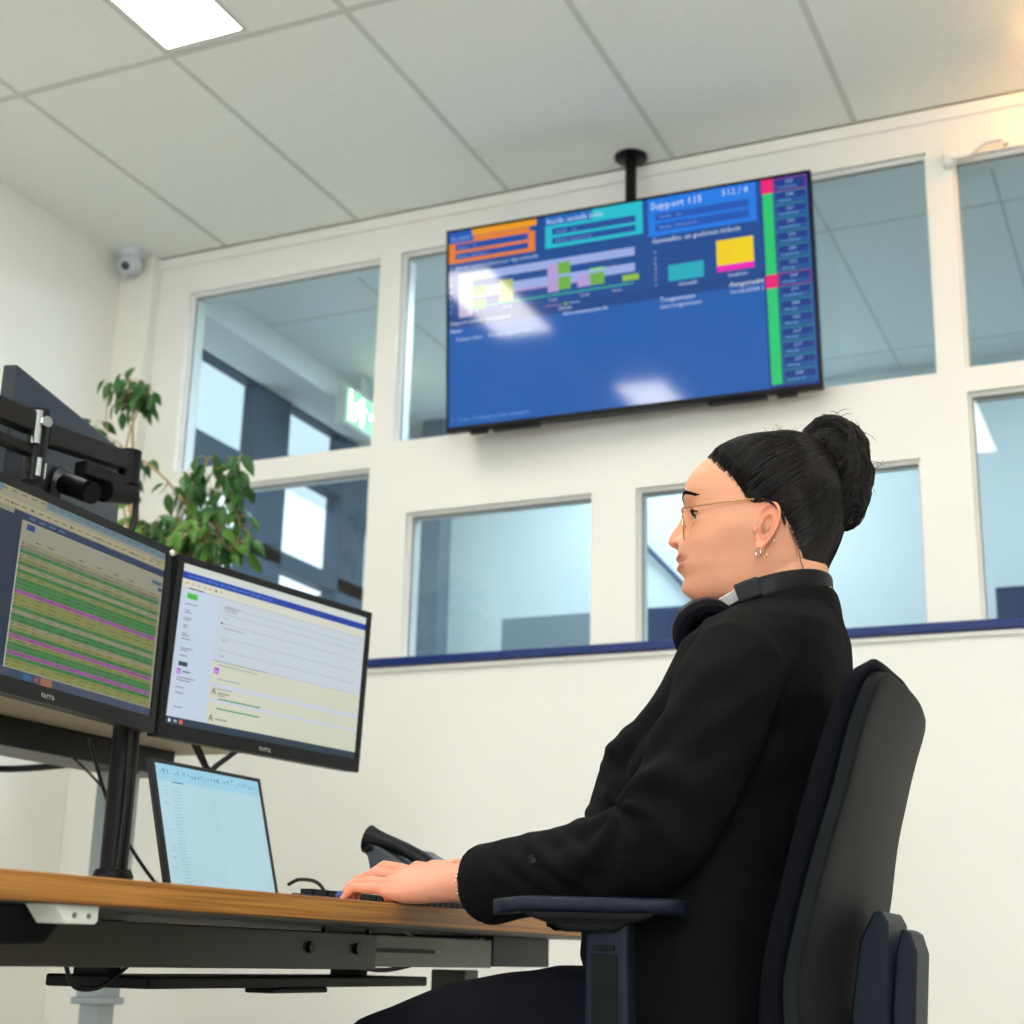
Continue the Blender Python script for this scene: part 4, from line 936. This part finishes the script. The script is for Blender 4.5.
# bun: coiled locks around a core
bun=MB(); L_=lambda u,v,l=0:HM@Vector((u/1000,l/1000,v/1000))
bun.ell(L_(-82,86),(.034,.036,.036)); bun.ell(L_(-90,62),(.027,.034,.034)); bun.ell(L_(-90,28),(.026,.030,.030)); bun.ell(L_(-68,70),(.026,.032,.036))
core=[(L_(-82,88),.034,.038,.036),(L_(-91,63),.028,.038,.036),(L_(-90,24),.025,.032,.032)]
for (c,rx,ry,rz) in core:
    for i in range(5):
        a0=rh.uniform(0,6.28); tilt=rh.uniform(-.6,.6); pts=[]; ln=rh.uniform(2.2,4.4)
        for k in range(22):
            t_=a0+ln*k/21; y_=(-.7+1.4*i/4)+.25*S(3*k/21)
            rr_=math.sqrt(max(.1,1-y_*y_*.8))
            p=Vector((Co(t_)*rx*rr_,y_*ry*.85,S(t_)*rz*rr_)); p=Matrix.Rotation(tilt,3,'Z')@p
            pts.append(c+p)
        bun.tube(pts,[.005+.007*S(PI*k/21) for k in range(22)],8)
bo=bun.build('raw','hair',person,smooth=False); md=bo.modifiers.new('r','REMESH'); md.mode='VOXEL'; md.voxel_size=.0022; md=bo.modifiers.new('s','SMOOTH'); md.iterations=3
dg=bpy.context.evaluated_depsgraph_get(); me=bpy.data.meshes.new_from_object(bo.evaluated_get(dg)); bpy.data.objects.remove(bo)
me.name='hair_bun'; me.materials.clear(); me.materials.append(M['hair']); me.shade_smooth(); bo=bpy.data.objects.new('hair_bun',me); C.objects.link(bo); bo.parent=person
bb_=BVHTree.FromObject(bo,bpy.context.evaluated_depsgraph_get())
for i in range(1000):
    c,rx,ry,rz=core[rh.choice((0,0,1,2))]; a0=rh.uniform(0,6.28); ln=rh.uniform(.8,2.4)*rh.choice((1,1,-1)); y_=rh.uniform(-.92,.4); tl=rh.uniform(-.35,.35); dy=rh.uniform(-.25,.25); pts=[]; lf_=rh.uniform(.0002,.0022); bad=False
    for k in range(12):
        t_=a0+ln*k/11; yy=max(-.97,min(.97,y_+dy*k/11)); rr_=math.sqrt(1-yy*yy); d_=Vector((Co(t_)*rr_,yy,S(t_)*rr_)); d_=Matrix.Rotation(tl,3,'Z')@d_
        h_=bb_.ray_cast(c+d_*.09,-d_,.09)
        if not h_[0]: bad=True; break
        pts.append(h_[0]+d_*lf_*(1+ (.8 if rh.random()<.03 else 0)))
    if not bad: strand(pts,rh.uniform(.0004,.0008))
for i in range(40):
    c,rx,ry,rz=core[rh.choice((0,1,2,2))]; a0=rh.uniform(-2.2,2.0); d_=Vector((Co(a0),rh.uniform(-.7,.2),S(a0))).normalized(); h_=bb_.ray_cast(c+d_*.09,-d_,.09)
    if not h_[0]: continue
    t_=Vector((-S(a0),rh.uniform(-.3,.3),Co(a0)))*rh.choice((1,-1)); p=h_[0]
    strand([p,p+d_*.004+t_*.006,p+d_*.007+t_*.014,p+d_*.006+t_*.022],.00035)
sm.build('hair_strands','strand',person,smooth=True,angle=180)
# ---------------- clothes
def remesh(mb,name,mm,vox,it,fn=None):
    raw=mb.build('raw',mm,person,smooth=False); md=raw.modifiers.new('r','REMESH'); md.mode='VOXEL'; md.voxel_size=vox
    md=raw.modifiers.new('s','SMOOTH'); md.iterations=it; md.factor=.5
    dg=bpy.context.evaluated_depsgraph_get(); me=bpy.data.meshes.new_from_object(raw.evaluated_get(dg)); bpy.data.objects.remove(raw)
    if fn:
        ns=[v.normal.copy() for v in me.vertices]
        for v,n in zip(me.vertices,ns): v.co=v.co+n*fn(v.co,n)
    me.name=name; me.materials.clear(); me.materials.append(M[mm]); me.shade_smooth(); o=bpy.data.objects.new(name,me); C.objects.link(o); o.parent=person; return o
from mathutils import noise
def sring(xf,xb,hw,z,n=48,e=2.5,y=YS,tilt=0):
    cx=(xf+xb)/2; rx=(xb-xf)/2
    return [Vector((cx+rx*math.copysign(abs(Co(2*PI*k/n))**(2/e),Co(2*PI*k/n)),y+hw*math.copysign(abs(S(2*PI*k/n))**(2/e),S(2*PI*k/n)),z+tilt*Co(2*PI*k/n))) for k in range(n)]
m=MB()
m.loft([sring(*a) for a in [(-.66,-.452,.20,-.165),(-.68,-.450,.20,-.10),(-.70,-.447,.195,-.03),(-.71,-.442,.185,.04),(-.712,-.437,.178,.10),(-.710,-.427,.174,.15),(-.700,-.417,.172,.20),(-.684,-.405,.172,.25),(-.655,-.398,.172,.275),(-.618,-.394,.178,.31),(-.596,-.392,.184,.345),(-.578,-.390,.178,.375),(-.552,-.388,.150,.40),(-.535,-.392,.108,.42),(-.525,-.400,.080,.435)]])
# turned-up collar around the neck
def colring(z,rx,ry,cx,n=40,tilt=.012): return [Vector((cx+rx*Co(2*PI*k/n),YS+ry*S(2*PI*k/n),z+tilt*Co(2*PI*k/n))) for k in range(n)]
m.loft([colring(.400,.082,.100,-.470),colring(.425,.076,.090,-.468),colring(.441,.070,.080,-.466),colring(.447,.064,.072,-.464),colring(.443,.058,.064,-.463),colring(.420,.056,.060,-.463)])
def sleeve(my):
    P=lambda x,y,z:Vector((x,my(y),z))
    m.ell(P(-.478,1.722,.348),(.062,.052,.055))
    pts=[P(-.475,1.74,.360),P(-.480,1.700,.335),P(-.490,1.680,.300),P(-.503,1.668,.255),P(-.528,1.658,.195),P(-.555,1.652,.148),P(-.585,1.652,.122),P(-.63,1.660,.110),P(-.69,1.688,.104),P(-.75,1.720,.099),P(-.795,1.745,.093),P(-.822,1.760,.089)]
    rs=[.050,.059,.061,.060,.059,.060,.058,.053,.049,.048,.050,.051]
    pts+=[P(-.826,1.762,.089),P(-.815,1.757,.089),P(-.79,1.742,.093),P(-.77,1.73,.096)]; rs+=[.047,.042,.040,.020]
    m.tube(pts,rs,28,up=(0,0,1))
sleeve(lambda y:y); sleeve(YM)
for my in (lambda y:y,YM):      # open jacket fronts and lapels
    pf=[(-.530,.405),(-.552,.378),(-.566,.345),(-.576,.315),(-.588,.290),(-.630,.262),(-.644,.235),(-.652,.19),(-.657,.14),(-.660,.08),(-.658,.02)]
    m.loft([[Vector((x,my(1.742+.01*i/10),z)),Vector((x-.008,my(1.80),z+.004)),Vector((x+.07,my(1.82),z)),Vector((x+.07,my(1.735),z-.004))] for i,(x,z) in enumerate(pf)])
def wr(co,n):
    a=noise.noise(Vector((co.x*14,co.y*9,co.z*22)))*.0030+noise.noise(Vector((co.x*40+9,co.y*30,co.z*44)))*.0011
    y=co.y if co.y<YS else YM(co.y)
    if y<1.76:
        # folds radiating from the elbow crease, along the forearm and the upper arm
        e=Vector((co.x+.60,0,co.z-.165)); r_=e.length
        ang=math.atan2(e.z,e.x)
        k=g(r_-.06,.055)*max(0,-n.y+.35)
        a+=.0042*k*S(ang*7+r_*60)
        a+=.0030*g(co.x+.70,.07)*S((co.x*1.0+co.z*1.6)*120)*max(0,-n.y+.1)
        a+=.0032*g(co.z-.25,.09)*S((co.z*1.1-co.x*.9)*90)*max(0,-n.y)
        a-=.006*g((co.z-.166)+(co.x+.60)*.35,.006)*g(co.x+.59,.045)*max(0,-n.y+.4)
    return a
blz=remesh(m,'blazer','blazer',.0036,6,wr)
for k in range(2): MB().lathe([(.001,0),(.0055,0),(.0055,.002),(.001,.003)],(-.712+.0+k*.03,1.6445-k*.013,.112),(.25,-1,.15),14).build('button','blackp',person) if k==0 else None
tr=MB()
for my in (lambda y:y,YM):
    P=lambda x,y,z:Vector((x,my(y),z))
    tr.tube([P(-.50,1.775,-.115),P(-.60,1.770,-.098),P(-.725,1.768,-.088),P(-.85,1.768,-.100),P(-.96,1.768,-.135),P(-1.01,1.768,-.19),P(-1.03,1.768,-.28),P(-1.01,1.768,-.45),P(-1.0,1.768,-.60)],[.090,.092,.083,.076,.068,.062,.058,.052,.050],24,up=(0,1,0))
tr.ell((-.555,YS,-.11),(.105,.175,.09))
remesh(tr,'trousers','trouser',.006,3,lambda c,n:noise.noise(c*18)*.003)
for my in (lambda y:y,YM):
    P=lambda x,y,z:Vector((x,my(y),z)); rg=[]
    for x,hw,h,dz in ((-.945,.02,.03,.02),(-.96,.033,.07,.0),(-1.0,.036,.085,.0),(-1.05,.036,.075,0),(-1.10,.042,.055,0),(-1.16,.042,.040,0),(-1.20,.030,.030,0),(-1.215,.012,.02,.004)):
        rg.append([P(x,1.768+hw*Co(2*PI*k/16),ZF+dz+h/2+h/2*S(2*PI*k/16)*(1 if S(2*PI*k/16)>0 else 1)) for k in range(16)])
    MB().loft(rg).build('shoe','blackp',person)
# jewellery
def hoop(c,r,w,ax,name,mm,par,n=24):
    ax=Vector(ax).normalized(); u=Vector((0,0,1)); u=(u-ax*u.dot(ax)).normalized(); w2=ax.cross(u); m=MB(); rg=[]
    for k in range(n):
        d=u*Co(2*PI*k/n)+w2*S(2*PI*k/n); rg.append([Vector(c)+d*r+(d*Co(2*PI*j/8)+ax*S(2*PI*j/8))*w for j in range(8)])
    return m.loft(rg,loop=True).build(name,mm,par)
o=hoop(HM@Vector((.0075,.0800,-.0635)),.0062,.0007,(.75,.65,0),'earring','silver',person); o['label']='silver hoop earring at the front of the lobe'
o=hoop(HM@Vector((.0010,.0800,-.0665)),.0046,.0006,(.2,1,0),'earring','gold',person); o['label']='small gold hoop earring behind the first'
MB().ell(HM@Vector((-.0125,.0815,-.0500)),(.0016,.0016,.0016),nu=10,nv=8).build('ear_stud','silver',person)
m=MB()
for k in range(30):
    a_=2*PI*k/30; c=Vector((-.862,1.787,.0935)); m.ell(c+Vector((.004*Co(a_)-.0,.0272*Co(a_),.0255*S(a_))),(.0016,.0018,.0018),nu=8,nv=6)
o=m.build('bracelet','silver',person); o['label']='thin silver bracelet at the cuff'
# ---------------- glasses
t=thing('eyeglasses','thin gold wire eyeglasses worn by the woman','eyeglasses',HM@Vector((.107,0,-.03)))
G=lambda u,l,v:HM@Vector((u/1000,l/1000,v/1000))
for sg in (1,-1):
    pts=[]; m=MB(); rg=[]
    for k in range(41):
        a_=2*PI*k/40; x=33+25*math.copysign(abs(Co(a_))**.85,Co(a_)); y=-11.5+17.5*math.copysign(abs(S(a_))**.9,S(a_)); pts.append(G(110.5-.0022*(x-8)**2*.9+(-.06*(y+12)*-1),sg*x,y))
    MB().tube(pts,.00085,8).build('rim','gold',t)
    lm=MB(); c=[lm.bm.verts.new(p+HF*.0003) for p in pts[:-1]]; c2=[lm.bm.verts.new(p-HF*.0006) for p in pts[:-1]]
    lm._f(c); lm._f(c2[::-1]); 
    for i in range(40): lm._f([c[i],c[(i+1)%40],c2[(i+1)%40],c2[i]])
    lm.build('lens','lens',t,smooth=False)
    MB().tube([G(105.0,sg*57,1),G(106,sg*62,3),G(103,sg*67,4)],.0012,8).build('hinge','gold',t)
    MB().tube([G(103,sg*67,4),G(80,sg*72,4.5),G(45,sg*77.5,5.5),G(20,sg*79,6.5),G(0,sg*79,6)],.0011,8).build('temple','gold',t)
    MB().tube([G(12,sg*79,6.6),G(-4,sg*78.5,5),G(-16,sg*77.5,-4),G(-24,sg*76.5,-18),G(-26,sg*75.5,-28)],[.0012,.0019,.002,.002,.0015],8).build('temple_tip','blackp',t)
    MB().tube([G(109,sg*10,-6),G(106,sg*11,-8),G(104.5,sg*12,-12)],.0006,6).build('pad_arm','gold',t); MB().ell(G(107.5,sg*11.5,-12),(.0015,.003,.005),nu=10,nv=8).build('nose_pad','lens',t)
MB().tube([G(110,9,-4),G(112,4,-1.5),G(112.5,0,-1),G(112,-4,-1.5),G(110,-9,-4)],.0009,8).build('bridge','gold',t)
# ---------------- headphones around the neck
t=thing('headphones','black over-ear headphones with steel slider resting around the neck','headphones',(-.47,YS,.40))
def band(pts,w,h,name,mm,rnd=.003):
    pts=[Vector(p) for p in pts]; rg=[]; 
    for i,p in enumerate(pts):
        tt=(pts[min(i+1,len(pts)-1)]-pts[max(i-1,0)]).normalized(); up=Vector((0,0,1)); up=(up-tt*up.dot(tt)).normalized(); sd=tt.cross(up)
        rg.append([p+sd*w/2*math.copysign(abs(Co(2*PI*k/16))**.5,Co(2*PI*k/16))+up*h/2*math.copysign(abs(S(2*PI*k/16))**.5,S(2*PI*k/16)) for k in range(16)])
    return MB().loft(rg).build(name,mm,t,angle=60)
arc=[]
for k in range(25):
    a_=R(-105+210*k/24); arc.append((-.478+.072*Co(a_),YS+.080*S(a_),.4445+.020*Co(a_)))
band(arc,.010,.027,'headband','blackp'); 
for sgy in (-1,1):
    y=lambda q:YS+sgy*q
    band([(-.472,y(.0812),.4475),(-.487,y(.0815),.4435),(-.500,y(.081),.439)],.0135,.027,'end_cap','bezel')
    band([(-.492,y(.082),.443),(-.512,y(.081),.433),(-.524,y(.081),.427)],.007,.017,'slider','steel')
    band([(-.521,y(.081),.428),(-.527,y(.081),.424)],.009,.020,'slider_collar','silver')
    MB().tube([(-.524,y(.081),.426),(-.538,y(.088),.418),(-.552,y(.090),.412)],[.008,.007,.007],10).build('yoke','blackp',t)
    c=Vector((-.543,y(.078),.398)); ax=Vector((.42,sgy*.62,-.55)).normalized()
    MB().lathe([(.001,-.026),(.022,-.025),(.036,-.018),(.042,-.008),(.0425,.0)],c,ax,40,cap=True).build('ear_cup','bezel',t)
    MB().lathe([(.020,.002),(.0425,.0),(.0435,.008),(.041,.016),(.034,.019),(.026,.016),(.022,.008),(.020,.002)],c,ax,40,cap=False).build('ear_cushion','cushion',t)
    MB().lathe([(.001,.003),(.022,.003),(.022,.005),(.001,.005)],c,ax,32).build('speaker_cloth','blackp',t)
# ================================================================== CHAIR
t=thing('office_chair','black office chair with charcoal plastic back shell, under the woman','chair',(-.66,YS,ZF))
TX=[(-.19,-.398),(-.12,-.418),(-.057,-.424),(-.015,-.424),(.036,-.412),(.105,-.392),(.188,-.364),(.255,-.344),(.305,-.324),(.33,-.314)]
OFF=lambda z:cr([(-.1,.004),(.07,.002),(.17,-.013),(.26,-.016),(.32,-.020)],z)
m=MB(); rows=[]
for j in range(40):
    z=-.17+(.315+.17)*j/39; x=cr(TX,z); y0,y1=1.650,2.062
    q=max(0,(z-.285)/.03); ins=.022*(1-math.sqrt(max(0,1-q*q))); q2=max(0,(-.12-z)/.05); ins+=.05*q2*q2*.6
    fr_=[];bk_=[]
    for i in range(21):
        s_=i/20; y=y0+ins+(y1-y0-2*ins)*s_; b_=.010*S(PI*s_)
        x_=x+OFF(z)*s_; fr_.append(Vector((x_+b_,y,z))); 
        th_=.018*(1 if .03<s_<.97 else .9); bk_.append(Vector((x_+b_+th_,y+(.006 if s_<.02 else (-.006 if s_>.98 else 0)),z)))
    rows.append(fr_+bk_[::-1])
m.loft(rows); m.build('back_shell','shell',t,bevel=.003,angle=50)
m=MB(); rows=[]
XFc=[(-.20,-.452),(-.10,-.462),(-.058,-.460),(.014,-.451),(.101,-.427),(.19,-.400),(.266,-.373),(.31,-.352),(.335,-.335)]
for j in range(44):
    z=-.15+(.330+.15)*j/43; xs_=cr(TX,min(z,.33))+.002; xf=cr(XFc,z); q=max(0,(z-.302)/.028); k_=math.sqrt(max(.02,1-q*q)); 
    if z>.318: xs_+=.010
    ins=.030*(1-k_); cx=(xf+xs_)/2; hx=(xs_-xf)/2*max(.25,k_); rg=[]
    for i in range(36):
        a_=2*PI*i/36; yy=1.856+(.200-ins)*math.copysign(abs(S(a_))**.22,S(a_)); s_=(yy-1.656)/.40
        rg.append(Vector((cx+OFF(z)*s_+.008*S(PI*max(0,min(1,s_)))+hx*math.copysign(abs(Co(a_))**.5,Co(a_)),yy,z+ (.012*(s_) if z>.28 else 0))))
    rows.append(rg)
m.loft(rows); m.build('back_cushion','cushion',t,angle=70)
MB().prism([(-.375,-.22),(-.385,-.05),(-.372,.03),(-.355,.062),(-.345,.064),(-.338,.05),(-.345,-.05),(-.335,-.22)],(Vector((0,1.80,0)),Vector((1,0,0)),Vector((0,0,1)),Vector((0,1,0))),.12).build('back_bracket','armpl',t,bevel=.003)
MB().prism([(-.337,-.22),(-.344,-.05),(-.336,.020),(-.328,.046),(-.318,.040),(-.312,.018),(-.318,-.06),(-.30,-.22)],(Vector((0,1.825,0)),Vector((1,0,0)),Vector((0,0,1)),Vector((0,1,0))),.085).build('height_rail','armpl',t,bevel=.003)
MB().bb(-.90,-.46,1.63,2.09,-.275,-.212,.02).build('seat','cushion',t)
MB().bb(-.86,-.42,1.66,2.06,-.30,-.272,.008).build('seat_pan','blackp',t)
MB().tube([(-.62,YS,-.31),(-.45,YS,-.32),(-.355,YS,-.27),(-.345,YS,-.20)],[.035,.03,.026,.022],10).build('back_arm','armpl',t)
MB().bb(-.74,-.56,1.78,1.94,-.345,-.298,.008).build('mechanism','blackp',t)
def armrest(my):
    P=lambda x,y,z:Vector((x,my(y),z))
    a0=P(-.722,1.562,.059); a1=P(-.524,1.634,.059); d=(a1-a0).normalized(); sd=Vector((0,0,1)).cross(d); L0=(a1-a0).length
    m=MB(); rg=[]
    for i in range(19):
        q=i/18; x_=q*L0; w_=.040*min(1,math.sqrt(max(0,1-(abs(2*q-1))**7))+.02); 
        dz=-.004*max(0,1-q*6); p=a0+d*x_+Vector((0,0,dz)); r_=[]
        for k in range(24):
            a_=2*PI*k/24; r_.append(p+sd*w_*math.copysign(abs(Co(a_))**.45,Co(a_))+Vector((0,0,.0085*math.copysign(abs(S(a_))**.5,S(a_)))))
        rg.append(r_)
    m.loft(rg); m.build('armrest_pad','armpl',t,angle=60)
    m=MB(); c=a0.lerp(a1,.50); rg=[]
    for z,w_,l_ in ((.040,.028,.080),(.032,.026,.062),(.026,.022,.042),(.018,.020,.028)):
        rg.append([c+d*(l_*i)+sd*(w_*j)+Vector((0,0,z-.046)) for i,j in ((-1,-1),(1,-1),(1,1),(-1,1))])
    m.loft(rg); m.build('armrest_support','blackp',t,smooth=False,bevel=.004)
    pc=P(-.603,1.612,0)
    m=MB(); rg=[]
    for z,hx in ((.042,.024),(.0,.0245),(-.10,.026),(-.20,.028),(-.26,.028)):
        rg.append([Vector((pc.x+hx*i,pc.y+.015*j,z)) for i,j in ((-1,-1),(1,-1),(1,1),(-1,1))])
    m.loft(rg); po=m.build('armrest_post','armpl',t,smooth=False,bevel=.005)
    sy=-1 if my(0)==0 else 1
    MB().bb(pc.x-.016,pc.x+.013,pc.y+sy*.0145,pc.y+sy*.0175,-.24,.008,.001).build('post_panel','shell',po,smooth=False)
    MB().bb(pc.x-.015,pc.x+.010,pc.y+sy*.0145,pc.y+sy*.018,.012,.018,.001).build('height_button','shell',po,smooth=False)
    MB().tube([P(-.603,1.612,-.255),P(-.605,1.65,-.285),P(-.61,1.74,-.31)],[.024,.022,.02],8).build('armrest_bracket','blackp',t)
armrest(lambda y:y); armrest(YM)
MB().cyl((-.65,YS,-.345),(-.65,YS,-.46),.026).build('gas_column','blackm',t); MB().cyl((-.65,YS,-.45),(-.65,YS,-.585),.036).build('column_cover','blackp',t)
for k in range(5):
    a_=R(18+72*k); d=Vector((Co(a_),S(a_),0)); c=Vector((-.65,YS,-.575))
    o=MB().tube([c,c+d*.15+Vector((0,0,-.008)),c+d*.29+Vector((0,0,-.022))],[.026,.022,.016],8,flat=.7).build('leg','blackp',t)
    w0=c+d*.29; sd=Vector((-d.y,d.x,0)); 
    MB().cyl(Vector((w0.x,w0.y,ZF+.027))-sd*.022,Vector((w0.x,w0.y,ZF+.027))+sd*.022,.027).build('caster','blackp',o)
EXPO=0.0
# ------------------------------------------------------------------ camera, world, lift to floor level
LIFT=Vector((0,0,-ZF))
def finish():
    for o in ROOTS:
        if o.type=='EMPTY':
            b=Vector(o['base']); del o['base']
            for ch in o.children: ch.location=-b
            o.location=b+LIFT
        else:
            me=o.data; xs=[v.co for v in me.vertices]
            b=Vector(((min(v.x for v in xs)+max(v.x for v in xs))/2,(min(v.y for v in xs)+max(v.y for v in xs))/2,min(v.z for v in xs)))
            me.transform(Matrix.Translation(-b)); 
            for ch in o.children: ch.location=-b
            o.location=b+LIFT
finish()
w=bpy.data.worlds.new('sky'); bpy.context.scene.world=w; w.use_nodes=True
nt=w.node_tree; bg=nt.nodes['Background']; tc=nt.nodes.new('ShaderNodeTexCoord'); gr=nt.nodes.new('ShaderNodeTexNoise'); gr.inputs['Scale'].default_value=1.5
rp_=nt.nodes.new('ShaderNodeValToRGB'); rp_.color_ramp.elements[0].color=(.80,.90,1,1); rp_.color_ramp.elements[1].color=(1,1,1,1)
nt.links.new(tc.outputs['Generated'],gr.inputs['Vector']); nt.links.new(gr.outputs['Fac'],rp_.inputs['Fac']); nt.links.new(rp_.outputs['Color'],bg.inputs[0]); bg.inputs[1].default_value=2.0
cd=bpy.data.cameras.new('camera'); cam=bpy.data.objects.new('camera',cd); C.objects.link(cam)
cd.sensor_width=36; cd.lens=36*1516.5/1024; cd.clip_start=.05
yaw,pitch,roll=-.4272,.2871,.0244
f=Vector((S(yaw)*Co(pitch),Co(yaw)*Co(pitch),S(pitch))); r0=Vector((Co(yaw),-S(yaw),0)); u0=r0.cross(f)
r=r0*Co(roll)+u0*S(roll); u=-r0*S(roll)+u0*Co(roll)
mw=Matrix((r,u,-f)).transposed().to_4x4(); mw.translation=LIFT; cam.matrix_world=mw
cd.dof.use_dof=True; cd.dof.focus_distance=2.0; cd.dof.aperture_fstop=6.5
sc=bpy.context.scene; sc.camera=cam
sc.view_settings.view_transform='Standard'; sc.view_settings.look='None'; sc.view_settings.gamma=1; sc.view_settings.use_curve_mapping=False; sc.view_settings.exposure=EXPO
